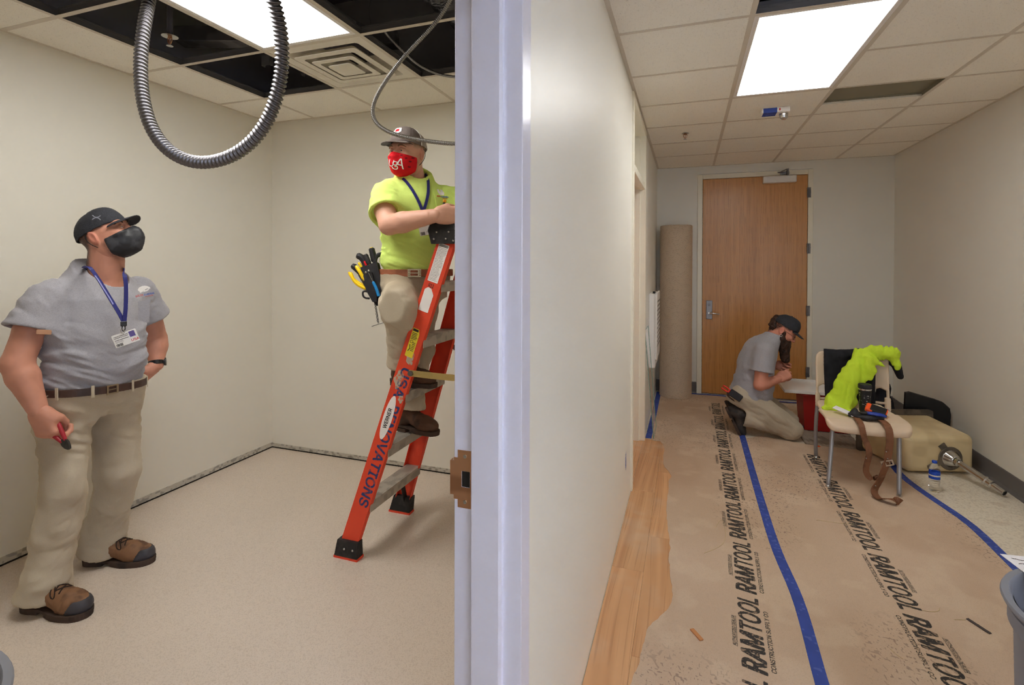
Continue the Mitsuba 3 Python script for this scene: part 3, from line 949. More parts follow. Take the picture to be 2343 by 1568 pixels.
tape([(x, y) for x, y in seam], .048, 'long blue tape down the middle of the printed floor board', 1)
tape([(x + .012, y) for x, y in edge] + [(1.472, 5.06), (1.5, 5.6)], .048, 'long blue tape along the right edge of the floor board, passing under the chair', 2)
tape([(-.312, 4.50), (-.31, 5.2), (-.312, 6.2)], .05, 'blue tape along the foot of the corridor wall left of the paper roll', 3, .002)
tape([(-.3, 6.225), (.4, 6.245)], .045, 'short blue tape on the floor before the wooden door, beside the paper roll', 4, .0024)
tape([(.38, 6.24), (.75, 6.19), (1.3, 6.22)], .04, 'crumpled blue tape on the floor behind the kneeling man', 5, .003)
k = put('blue_tape', prism(sg.Polygon([(0, 0), (.004, .01), (.006, .05), (.004, .09), (.0, .118), (-.006, .08), (-.007, .03)]), .0006), 'mat_blue_tape')
scene[k] = mikit.ply(place(trimesh.creation.extrude_polygon(sg.Polygon([(0, 0), (.01, .01), (.016, .05), (.010, .09), (.0, .118), (-.012, .08), (-.014, .03)]), .0008, engine='earcut'), (XP1 + .0002, 3.13, .245), np.array([[0, 0, 1], [1, 0, 0], [0, 1, 0]])), 'mat_blue_tape')
tag(k, 'small blue tape scrap stuck on the cream partition wall near the floor', 'tape')

# ---- debris on the board
mat('mat_chip', C(176, 118, 72), .6, .3)
mat('mat_debris_dark', C(70, 62, 60), .7, .3)
mat('mat_straw', C(196, 176, 140), .6, .3)
mat('mat_orange', C(226, 84, 30), .5, .3)
c = on(1594, 1455, 2, 0)
k = put('wood_chip', place(rbox(-.032, .032, -.009, .009, 0, .006, .0015), (c[0], c[1], .002), rotz(-.95)), 'mat_chip')
tag(k, 'small brown wood chip on the floor board in the foreground', 'wood chip')
c = on(2239, 1435, 2, 0)
k = put('rubber_strip', place(rbox(-.045, .045, -.007, .007, 0, .004, .0012), (c[0], c[1], .002), rotz(-1.05)), 'mat_debris_dark')
tag(k, 'short dark grey strip lying on the floor board at lower right', 'debris')
for i, (pts, lab) in enumerate((([(1637, 1208), (1650, 1190), (1660, 1225), (1650, 1248), (1612, 1266)], 'thin bent straw-coloured strand on the board left of the middle blue tape'),
                                ([(1868, 1190), (1910, 1196), (1955, 1200)], 'thin pale strand lying across the board near the front chair leg'),
                                ([(2183, 1418), (2210, 1419)], 'thin pale splinter beside the dark grey strip'),
                                ([(2037, 1485), (2050, 1497), (2066, 1508)], 'thin pale splinter between the middle tape and the right row of lettering'),
                                ([(2110, 1397), (2130, 1400), (2147, 1398), (2150, 1392)], 'thin curled straw-coloured strand near the right row of lettering'))):
    q = [on(x, y, 2, .0032) for x, y in pts]
    k = put('straw', tube(spline(q, 16) if len(q) > 2 else q, .0014, 6), 'mat_straw')
    tag(k, lab, 'straw', 'pale strands on the floor board')
c = on(1871, 1024, 2, 0)
k = put('orange_scrap', place(prism(sg.Polygon([(0, 0), (.03, .004), (.05, .02), (.042, .035), (.02, .034), (.006, .022)]), .003), (c[0] - .025, c[1], .002)), 'mat_orange')
tag(k, 'small orange scrap on the board behind the front left chair leg', 'debris')
# ------------------------------------------------------------------ people
def heather(a, b, f=820, amt=.36):
    def fn(p, n, uv):
        s = noise(p.x * f, p.y * f, p.z * f * .5)
        return mix(a, b, smoothstep(.35, .8, s) * amt) * (.94 + .12 * noise(p.x * 9, p.y * 9, p.z * 9))
    return proc(fn)


def stained(a, b, f=7, amt=.5):
    def fn(p, n, uv):
        s = fbm(p.x * f, p.y * f, p.z * f * .7)
        w = noise(p.x * 500, p.y * 500, p.z * 500)
        return mix(a, b, smoothstep(.46, .7, s) * amt) * (.95 + .1 * w)
    return proc(fn)


VC = {'type': 'mesh_attribute', 'name': 'vertex_color'}
mat('mat_skin', VC, .5, .3)
mat('mat_eye', VC, .12, .6)
mat('mat_shirt_grey', heather(C(154, 152, 157), C(104, 102, 108)), .9, .1, sheen=.3)
mat('mat_shirt_lime', stained(C(206, 230, 122), C(194, 220, 110), 5, .5), .85, .15, sheen=.3)
mat('mat_shirt_grey_far', heather(C(158, 156, 160), C(128, 126, 132), 520), .9, .1, sheen=.3)
mat('mat_khaki', stained(C(178, 166, 146), C(146, 130, 108), 4.5, .6), .9, .1, sheen=.2)
mat('mat_leather', stained(C(122, 88, 62), C(78, 54, 40), 22, .8), .62, .3)
mat('mat_leather_dark', stained(C(88, 62, 46), C(58, 42, 34), 22, .8), .62, .3)
mat('mat_sole', stained(C(70, 56, 48), C(44, 38, 36), 18, .8), .75, .2)
mat('mat_toe_cap', stained(C(62, 60, 64), C(36, 36, 40), 16, .8), .5, .3)
mat('mat_lace', C(46, 34, 28), .8, .2)
mat('mat_cap_dark', heather(C(50, 51, 56), C(36, 37, 41), 500, .6), .8, .2, sheen=.3)
mat('mat_cap_logo', C(112, 114, 124), .6, .3)
mat('mat_mask_black', stained(C(34, 34, 37), C(70, 70, 74), 26, .45), .5, .35)
mat('mat_mask_red', C(206, 22, 34), .7, .2)
mat('mat_mask_print', C(120, 14, 30), .7, .2)
mat('mat_white_cloth', C(232, 230, 228), .8, .2)
mat('mat_belt_brown', stained(C(66, 46, 38), C(44, 32, 28), 20, .7), .5, .35)
mat('mat_belt_tan', stained(C(150, 92, 66), C(112, 66, 46), 18, .6), .5, .35)
mat('mat_buckle', C(170, 158, 132), .35, .5, metallic=.9)
mat('mat_lanyard', C(42, 44, 104), .55, .3)
mat('mat_lanyard_print', C(140, 142, 190), .6, .2)
mat('mat_badge', C(226, 224, 220), .3, .4)
mat('mat_ink', C(52, 46, 48), .6, .2)
mat('mat_red_ink', C(190, 44, 50), .6, .2)
mat('mat_blue_ink', C(44, 74, 160), .6, .2)
mat('mat_photo', C(92, 78, 140), .4, .3)
mat('mat_watch', C(20, 20, 22), .3, .5)
mat('mat_cap_grey', stained(C(112, 102, 98), C(92, 82, 78), 16, .5), .85, .15)
mat('mat_cap_mesh', stained(C(158, 150, 142), C(136, 128, 120), 16, .5), .85, .15)
mat('mat_hair', stained(C(58, 38, 28), C(28, 18, 14), 60, .9), .6, .3)
mat('mat_bandage', C(206, 160, 130), .6, .2)


def head_sdf(P, o):
    d = smin(ell(P, (-.012, 0, .036), (.098, .079, .092)), ell(P, (.030, 0, -.030), (.066, .063, .086)), .05)
    d = smin(d, ell(P, (.052, 0, -.088), (.032, .036, .027)), .035)
    y = np.abs(P[:, 1])
    Q = np.c_[P[:, 0], y, P[:, 2]]
    d = smin(d, ell(Q, (.006, .050, -.058), (.034, .018, .036)), .03)
    d = smin(d, ell(Q, (.066, .042, -.020), (.026, .022, .019)), .025)
    d = smin(d, ell(Q, (.083, .022, .032), (.014, .030, .009)), .02)
    d = smax(d, -(np.linalg.norm(Q - [.104, .033, .006], axis=1) - .021), .014)
    d = smin(d, np.linalg.norm(Q - [.079, .033, .005], axis=1) - .0125, .003)
    d = smin(d, chain(Q, [(.080, .016, .008), (.0905, .033, .0135), (.082, .050, .007)], [.0044, .0053, .0044]), .006)
    d = smin(d, chain(Q, [(.082, .018, .001), (.0885, .033, -.0045), (.082, .048, .000)], [.0035, .004, .0035]), .006)
    d = smin(d, chain(P, [(.088, 0, .018), (.102, 0, -.010), (.117, 0, -.030)], [.008, .010, .0125], .01), .016)
    d = smin(d, ell(Q, (.104, .013, -.034), (.011, .009, .008)), .01)
    d = smin(d, ell(P, (.096, 0, -.058), (.010, .024, .0055)), .008)
    d = smin(d, ell(P, (.094, 0, -.069), (.010, .020, .006)), .008)
    d = smin(d, ell(P, (.080, 0, -.098), (.018, .022, .014)), .025)
    Re = rotz(.35) @ roty(-.18)
    e = ell(Q, (-.020, .084, -.004), (.020, .0085, .033), Re)
    e = smax(e, -ell(Q, (-.014, .0935, -.002), (.011, .006, .020), Re), .006)
    d = smin(d, e, .012)
    return d


def hand_sdf(P, curl, thumb, spread=(.09, .02, -.05, -.14)):
    """Wrist at the origin, fingers along +x, back of the hand +z, thumb on +y."""
    ys = (.031, .0105, -.0100, -.0290)
    xs = (.090, .094, .090, .081)
    L = ((.042, .026, .020), (.047, .030, .021), (.043, .028, .021), (.034, .021, .018))
    R = (.0100, .0103, .0098, .0086)
    q = P.copy()
    q[:, 2] *= 1.35
    d = cone(q, (-.045, 0, 0), (.02, 0, 0), .020, .032)
    for i in range(4):
        d = smin(d, chain(P, [(.012, ys[i] * .62, 0), (xs[i], ys[i], .001)], [.0175, .0128]), .022)
    d = smin(d, chain(P, [(.016, .022, -.008), (.046, .040, -.012)], [.018, .016]), .02)
    d = smin(d, ell(P, (.05, -.022, -.010), (.036, .016, .013)), .015)
    F = None
    for i in range(4):
        p = np.array([xs[i], ys[i], .002])
        a = 0.0
        pts, rs = [p], [R[i] * 1.16]
        for j in range(3):
            a += curl[i][j]
            dirv = np.array([math.cos(a) * math.cos(spread[i]), math.sin(spread[i]) * math.cos(a * .5), -math.sin(a)])
            p = p + dirv * L[i][j]
            pts.append(p)
            rs.append(R[i] * (1.0, .90, .80)[j])
        f = chain(P, pts, rs, .002)
        F = f if F is None else np.minimum(F, f)
    t = chain(P, thumb, [.0165, .0135, .0115, .0095][:len(thumb)], .003)
    return smin(smin(d, F, .007), t, .008)


FIST = [(1.15, 1.25, .8), (1.2, 1.3, .8), (1.2, 1.3, .8), (1.2, 1.25, .8)]
GRIP = [(.75, 1.2, .7), (.85, 1.25, .7), (.95, 1.25, .7), (1.0, 1.2, .7)]
LOOSE = [(.35, .5, .35), (.42, .6, .4), (.5, .6, .4), (.55, .6, .4)]
PINCH = [(.75, .75, .35), (.85, .95, .5), (1.0, 1.1, .6), (1.1, 1.1, .6)]
TH_SIDE = [(.018, .026, -.008), (.050, .046, -.022), (.075, .046, -.040), (.094, .036, -.050)]
TH_GRIP = [(.018, .026, -.008), (.048, .044, -.026), (.072, .034, -.048), (.086, .016, -.058)]
TH_REST = [(.018, .028, -.006), (.050, .052, -.014), (.080, .060, -.020), (.104, .060, -.024)]


def hand_mesh(wrist, x, thumb_dir, curl, thumb, left=False, h=.0032, size=1.0):
    """x: where the fingers point; thumb_dir: roughly where the thumb's side faces."""
    x = np.asarray(x, float) / np.linalg.norm(x)
    y = np.asarray(thumb_dir, float)
    y = y - x * (y @ x)
    y /= np.linalg.norm(y)
    z = np.cross(x, y)
    m = sdf_mesh(lambda P: hand_sdf(P, curl, thumb), (-.045, -.06, -.115), (.2, .095, .045), h)
    v = np.array(m.vertices)
    if left:
        v[:, 2] *= -1
        m = trimesh.Trimesh(v, np.asarray(m.faces)[:, ::-1], process=False)
    return place(m, wrist, np.stack([x, y, z], 1), size)


def limb_cloth(P, a, b, end, r0, r1, w=0.0, hollow=.014, depth=.022):
    """A sleeve or trouser end from a towards b, cut off square at end with an open hem; w: the folds."""
    a, b, end = (np.asarray(k, float) for k in (a, b, end))
    u = (b - a) / np.linalg.norm(b - a)
    w = w * np.clip(-((P - end) @ u) / .07, .12, 1)
    d = cone(P, a, end + u * .05, r0, r1 + (r1 - r0) * .05 / max(np.linalg.norm(end - a), .01)) + w
    h = (P - end) @ u
    d = d - .0022 * np.exp(-((h + .012) / .011) ** 2)
    d = np.maximum(d, h)
    inner = cone(P, end - u * depth, end + u * .2, r1 - hollow, r1 - hollow) + w
    return np.maximum(d, -np.maximum(inner, -depth - h))


def trace(f, o, d, far=1.2, start=0.0):
    """First hits of rays o + d t with the surface f."""
    o, d = np.atleast_2d(o).astype(float), np.atleast_2d(d).astype(float)
    d = d / np.linalg.norm(d, axis=1, keepdims=True)
    d = np.broadcast_to(d, o.shape)
    t = np.full(len(o), float(start))
    for _ in range(90):
        q = f(o + d * t[:, None])
        t = np.minimum(t + np.clip(q, -.02, .05) * .7, far + start)
    return o + d * t[:, None]


def cast(px, py, f, start=1.2, far=3.0):
    """The point of the surface f seen at a pixel of the photograph."""
    d = CAM.T @ np.array([(px - PPX) / FOC, (py - PPY) / FOC, 1.0])
    return trace(f, EYE, d, far, start)[0]


def drape(mesh, o, a, b, f, lift=.0012):
    """Lays a flat mesh (x, y, thickness z) at o with axes a (its x) and b (its y) onto the surface f."""
    a = np.asarray(a, float) / np.linalg.norm(a)
    b = np.asarray(b, float) - a * (np.asarray(b, float) @ a)
    b /= np.linalg.norm(b)
    n = np.cross(a, b)
    v = np.asarray(mesh.vertices, float)
    s = np.asarray(o) + v[:, :1] * a + v[:, 1:2] * b + n * .06
    h = trace(f, s, -n, .2)
    m = mesh.copy()
    m.vertices = h + n * (v[:, 2:] + lift)
    return m


def band(f_pts, w, t, up):
    return sweep(f_pts, [(-w / 2, -t / 2), (w / 2, -t / 2), (w / 2, t / 2), (-w / 2, t / 2)], up)


def loft_ring(o, R, prof, z, n=72, e=2.2, grow=0.0, a0=0.0, a1=2 * math.pi):
    pr = np.asarray(prof, float)
    g = lambda k: np.interp(z, pr[:, 0], pr[:, k])
    ang = np.linspace(a0, a1, n, endpoint=abs(a1 - a0) < 6.28)
    c, s = np.cos(ang), np.sin(ang)
    a = np.where(c > 0, g(2), g(3)) + grow
    b = g(4) + grow
    r = (np.abs(c / a) ** e + np.abs(s / b) ** e) ** (-1 / e)
    q = np.c_[g(1) + r * c, r * s + (g(5) if pr.shape[1] > 5 else 0), np.full(n, z)]
    return np.asarray(o) + q @ np.asarray(R).T


def ring_band(pts, w, t, up):
    """A closed belt: pts around, w high, t thick."""
    pts = np.asarray(pts)
    n = len(pts)
    up = np.asarray(up, float)
    tang = np.roll(pts, -1, 0) - np.roll(pts, 1, 0)
    out = np.cross(tang, up)
    out /= np.linalg.norm(out, axis=1, keepdims=True)
    S = [(-w / 2, 0), (-w / 2 + .002, t), (w / 2 - .002, t), (w / 2, 0)]
    v = np.stack([pts + up * a + out * b for a, b in S], 1).reshape(-1, 3)
    m = trimesh.Trimesh(v, np.array(grid_faces(n, 4, wrap_n=True)), process=False)
    m.fix_normals()
    return m


def boot(t, name, heel, toe, z0, size=1.0, leather='mat_leather', cap_toe=True, R=None, o=None, western=False, laces=True, shaft=None):
    """Heel and toe points on the sole's plane."""
    heel, toe = np.asarray(heel, float), np.asarray(toe, float)
    if R is None:
        R = frame(toe - heel)
        o = np.array([*(heel + (toe - heel) * .27)[:2], z0]) if z0 is not None else heel + (toe - heel) * .27
    L = np.linalg.norm(toe - heel)
    s = L / .30
    W = .052 * size / s

    def f(P):
        d = ell(P, (.145, .004, .042), (.072, W * .96, .043))
        d = smin(d, chain(P, [(.12, .003, .05), (.06, 0, .068), (.0, 0, .098)], [.040, .043, .046]), .03)
        d = smin(d, ell(P, (-.038, 0, .05), (.050, W * .78, .055)), .03)
        if shaft is None:
            d = smin(d, chain(P, [(-.012, 0, .08), (-.016, 0, .19)], [.047, .052]), .03)
        else:
            a_ = np.array([-.012, 0, .07])
            d = smin(d, chain(P, [a_, a_ + np.array(shaft) * .13], [.052, .056]), .03)
        d = np.minimum(d, 9)
        d = d + .0018 * ridges(P, 45, 3)
        return np.maximum(np.maximum(d, .018 - P[:, 2]), P[:, 2] - (.17 if shaft is None else .20))

    def out(g=0.0):
        pts = [(-.085, 0), (-.078, W * .55), (-.04, W * .8), (.03, W * .72), (.10, W * 1.02), (.16, W * .98), (.205, W * .60), (.222, 0),
               (.203, -W * .66), (.155, -W * .95), (.10, -W * .98), (.03, -W * .66), (-.04, -W * .78), (-.078, -W * .55)]
        if western:
            pts = [(-.085, 0), (-.078, W * .5), (-.04, W * .7), (.03, W * .66), (.10, W * .95), (.16, W * .86), (.212, W * .5), (.222, 0), (.212, -W * .5), (.155, -W * .86), (.10, -W * .95), (.03, -W * .66), (-.04, -W * .7), (-.078, -W * .5)]
        return sg.Polygon(spline(pts, 60, True)[:-1]).buffer(g)
    key = fresh_part(t, name)
    put(key + '__upper', place(sdf_mesh(f, (-.12, -.085, 0), (.25, .085, .21), .005), o, R, s), leather, True)
    sole = cat_([prism(out(.004), .012, .012), prism(out(.003).intersection(sg.box(-.2, -.2, .012, .2)), .02, 0 if not western else -.012), prism(out(.002).intersection(sg.box(.05, -.2, .3, .2)), .013, .0)])
    put(key + '__sole', place(sole, o, R, s), 'mat_sole')
    if cap_toe:
        def fc(P):
            d = ell(P, (.145, .004, .040), (.0755, W, .046))
            return np.maximum(np.maximum(np.maximum(d, .02 - P[:, 2]), .168 - P[:, 0] - .35 * (.06 - P[:, 2]) * 0 - .55 * (.05 - P[:, 2])), P[:, 2] - .068)
        put(key + '__toe_cap', place(sdf_mesh(fc, (.08, -.08, 0), (.25, .08, .1), .004), o, R, s), 'mat_toe_cap', True)
    if laces:
        lc = []
        hit = lambda pts: trace(f, np.array(pts) + [0, 0, .2], [0, 0, -1.0], .35) + [0, 0, .0015]
        for i, x in enumerate((.108, .088, .068)):
            for sgn in (-1, 1):
                lc.append(tube(hit(np.c_[np.linspace(x, x - .02, 10), np.linspace(-.024, .024, 10) * sgn, np.zeros(10)]), .0022, 6))
        for sgn in (-1, 1):
            lc.append(tube(hit(spline([(.064, .0, 0), (.085, .022 * sgn, 0), (.098, .036 * sgn, 0), (.078, .034 * sgn, 0), (.07, .02 * sgn, 0)], 16)), .002, 6))
        put(key + '__lace', place(cat_(lc), o, R, s), 'mat_lace')
    return key


def fresh_part(t, name):
    key, n = f'{t}__{name}', 1
    while key in labels or any(k == key or k.startswith(key + '__') for k in scene):
        key = f'{t}__{name}_{n:03d}'
        n += 1
    labels.setdefault(key, {})
    return key


def neck_strap(key, cast_f, f, neck, right, left, C, R, w, m_, start):
    """A strap up one side of the chest, round the back of the neck and down the other; right and left: pixels from the neck down."""
    a = [cast(x, y, cast_f, start, 1.2) for x, y in right]
    b = [cast(x, y, cast_f, start, 1.2) for x, y in left]
    zc = (a[0][2] + b[0][2]) / 2 - C[2] + .004
    arc = []
    for th in (-2.1, -2.7, 2.7, 2.1):
        o = C + R @ np.array([.25 * math.cos(th), .25 * math.sin(th), zc])
        arc.append(trace(neck, o, C + R @ np.array([0, 0, zc]) - o, .3)[0])
    from scipy.interpolate import PchipInterpolator
    q = np.array(a[::-1] + arc + b)
    dd = np.r_[0, np.cumsum(np.linalg.norm(np.diff(q, axis=0), axis=1))]
    pts = PchipInterpolator(dd, q)(np.linspace(0, dd[-1], 90))
    for _ in range(10):
        pts[1:-1] = (pts[:-2] + pts[1:-1] * 2 + pts[2:]) / 4
    e = 1e-3
    nr = np.stack([f(pts + np.eye(3)[k] * e) - f(pts - np.eye(3)[k] * e) for k in range(3)], 1)
    nr = nr / np.maximum(np.linalg.norm(nr, axis=1, keepdims=True), 1e-9)
    for _ in range(5):
        nr[1:-1] = (nr[:-2] + nr[1:-1] + nr[2:]) / 3
    return put(key, ribbon(pts + nr * .005, nr, w, .0018), m_)


def eyeball(t, o, R, gaze=(1, 0, 0), iris=(92, 70, 50)):
    for s in (-1, 1):
        m = trimesh.creation.icosphere(4, .0118)
        g = np.asarray(gaze, float) / np.linalg.norm(gaze)
        c = np.asarray(m.vertices) @ g / .0118
        col = np.where(c[:, None] > .97, C(14), np.where(c[:, None] > .86, C(*iris), C(226, 216, 208)))
        put(t + '__eye', place(m, o + R @ np.array([.0812, s * .033, .0048]), R), 'mat_eye', True, color=col)


def eyebrows(t, o, R, m_):
    for s in (-1, 1):
        p = [(.0945, s * .014, .0255), (.0975, s * .026, .031), (.0905, s * .046, .029), (.079, s * .058, .021)]
        put(t + '__eyebrow', place(tube(spline(p, 12), np.interp(np.linspace(0, 1, 12), [0, .3, 1], [.0035, .0042, .002]), 8), o, R), m_, True)


def skin_colours(m, base, o, R, hair=None, stubble=None, flush=(186, 104, 90)):
    v = np.asarray(m.vertices)
    q = (v - o) @ R
    b = np.array(C(*base))
    n1 = meshkit.fbm(v * 30, 3, 2)[:, None]
    col = b * (.9 + .2 * n1)
    inh = (np.abs(q) < .16).all(1)
    if hair is not None:
        w = np.clip((-.005 - q[:, 0] * .9 + (q[:, 2] + .005) * .55 - .028) / .02, 0, 1) * inh * (np.abs(q[:, 1]) < .0815)
        w = np.maximum(w, np.clip((.042 - q[:, 0]) / .01, 0, 1) * np.clip((q[:, 2] - .018) / .02, 0, 1) * inh * (np.abs(q[:, 1]) < .085))
        w = w * np.clip(.75 + .8 * (meshkit.noise(q * 260, 4) - .3), 0, 1)
        col = col * (1 - w[:, None]) + np.array(C(*hair)) * w[:, None]
    if stubble is not None:
        w = np.clip((-.028 - q[:, 2]) / .02, 0, 1) * np.clip((q[:, 0] + .012) / .015, 0, 1) * inh * np.clip((q[:, 2] + .135) / .02, 0, 1)
        w = w * (.35 + .5 * meshkit.noise(q * 420, 8))
        col = col * (1 - w[:, None]) + np.array(C(*stubble)) * w[:, None]
    ear = inh & (np.abs(q[:, 1]) > .0815) & (np.abs(q[:, 2]) < .05)
    col[ear] = col[ear] * .6 + np.array(C(*flush)) * .4
    return col


def cap(t, o, R, m_crown, m_visor, tilt=.16, under=None, panel=None, vis_len=.075, droop=.30, curve=2.5, drop=0.0):
    """Crown and curved visor; the rim's plane is tilted, higher in front."""
    key = t + '__cap'
    labels.setdefault(key, {})
    Rt = roty(-tilt)
    o = o - R[:, 2] * drop

    def crown(P):
        q = P @ Rt
        d = ell(q, (-.008, 0, .036), (.109, .0905, .105))
        d = smin(d, ell(q, (.045, 0, .078), (.045, .06, .052)), .05)
        d = d + .0012 * ridges(P, 30, 5)
        seam = np.minimum(np.abs(q[:, 1]), np.abs(np.abs(q[:, 1]) - np.abs(q[:, 0] + .008) * 1.0) * .7)
        d = d + .0018 * np.exp(-(seam / .0022) ** 2)
        inner = ell(q, (-.008, 0, .034), (.1045, .086, .10))
        return np.maximum(np.maximum(d, .042 - q[:, 2]), -np.maximum(inner, q[:, 2] - .06))

    def visor(P):
        q = P @ Rt
        x, y = q[:, 0], q[:, 1]
        zc = .0475 - curve * y * y - droop * np.maximum(x - .085, 0)
        edge = .088 + vis_len * np.sqrt(np.maximum(1 - (y / .082) ** 2, 0))
        d = np.abs(q[:, 2] - zc) - .0022
        return np.maximum(np.maximum(d * .8, (x - edge) * .6), np.maximum(np.abs(y) - .082, .055 - x))
    m = sdf_mesh(crown, (-.15, -.11, -.03), (.13, .11, .17), .004)
    if panel:
        v = np.asarray(m.vertices) @ Rt
        fc = v[np.asarray(m.faces)].mean(1)
        back = fc[:, 0] < -.002 + .0 * fc[:, 1]
        for sel, mm, nm in ((~back, m_crown, '__crown'), (back, panel, '__back_panel')):
            put(key + nm, place(trimesh.Trimesh(m.vertices, np.asarray(m.faces)[sel], process=False), o, R), mm, True)
    else:
        put(key + '__crown', place(m, o, R), m_crown, True)
    vm = sdf_mesh(visor, (.04, -.1, -.07), (.2, .1, .08), .0028)
    if under:
        fn = np.cross(vm.vertices[vm.faces[:, 1]] - vm.vertices[vm.faces[:, 0]], vm.vertices[vm.faces[:, 2]] - vm.vertices[vm.faces[:, 0]])
        dn = fn[:, 2] < -.2 * np.linalg.norm(fn, axis=1)
        put(key + '__visor_underside', place(trimesh.Trimesh(vm.vertices, vm.faces[dn], process=False), o, R), under, True)
        vm = trimesh.Trimesh(vm.vertices, vm.faces[~dn], process=False)
    put(key + '__visor', place(vm, o, R), m_visor, True)
    btn = trimesh.creation.icosphere(2, .007)
    btn.apply_scale((1, 1, .6))
    put(key + '__button', place(btn, o + R @ (Rt @ np.array([-.008, 0, .142])), R), m_crown, True)
    return key, (lambda P: crown((P - o) @ R)), Rt


def mask(t, o, R, m_, seam=True, bulge=1.0, back=.012):
    key = t + '__face_mask'
    labels.setdefault(key, {})

    def f(P):
        y = np.abs(P[:, 1])
        d = smin(ell(P, (.040, 0, -.055), (.068, .068, .066)), ell(P, (.078, 0, -.050), (.044 * bulge, .030, .052)), .05)
        d = smin(d, chain(P, [(.098, 0, -.004), (.125 * (.94 + .06 * bulge), 0, -.032), (.122 * (.94 + .06 * bulge), 0, -.065), (.095, 0, -.108)], [.008, .010, .011, .010], .01), .03)
        d = smin(d, head_sdf(P, None) - .0045, .01)
        top = P[:, 2] - (-.004 - .22 * y - .05 * (.1 - P[:, 0]))
        d = d + .0010 * ridges(P, 40, 6)
        if seam:
            d = d - .0016 * np.exp(-(P[:, 1] / .0025) ** 2)
        d = smax(d, top, .004)
        d = smax(d, back - P[:, 0] + .12 * (P[:, 2] + .05), .004)
        return np.maximum(d, -.128 - P[:, 2])
    m = sdf_mesh(f, (-.03, -.09, -.14), (.16, .09, .03), .0032)
    put(key + '__shell', place(m, o, R), m_, True)
    for s in (-1, 1):
        lp = [(.016, s * .066, -.022), (-.014, s * .082, .010), (-.034, s * .087, .024), (-.046, s * .084, .002), (-.036, s * .078, -.034), (-.006, s * .068, -.066), (.014, s * .060, -.078)]
        put(key + '__ear_loop', place(tube(spline(lp, 30), .0016, 6), o, R), 'mat_black_plastic', True)
    return key, (lambda P: f((P - o) @ R))
# ------------------------------------------------------------------ the step ladder
mat('mat_ladder', stained(C(214, 70, 44), C(196, 56, 36), 9, .6), .5, .35)
mat('mat_step', speckle(C(176, 168, 156), C(140, 132, 122), 30, .45, .7, .6, .05, 8), .5, .4, metallic=.35)
mat('mat_zinc', stained(C(196, 170, 110), C(166, 150, 96), 14, .6), .35, .5, metallic=.6)
mat('mat_foot', stained(C(34, 33, 34), C(62, 58, 56), 26, .4), .6, .3)
mat('mat_stencil', speckle(C(46, 58, 104), C(150, 70, 60), 90, .62, .74, .7, .1), .7, .2)
mat('mat_sticker', C(232, 228, 226), .4, .35)
mat('mat_sticker_blue', speckle(C(38, 96, 160), C(220, 222, 226), 70, .68, .76, .8, .1), .4, .35)
mat('mat_sticker_yellow', C(228, 208, 60), .4, .35)
mat('mat_paint_smear', speckle(C(176, 160, 142), C(206, 96, 66), 70, .55, .7, .8, .1), .7, .2)

SX, RW = .3225, .100                  # lean of the front rails, rail width
rail_x = lambda z: -1.692 + SX * z
near_y = lambda z: 2.140 + .0675 * z
far_y = lambda z: 2.690 - .0675 * z


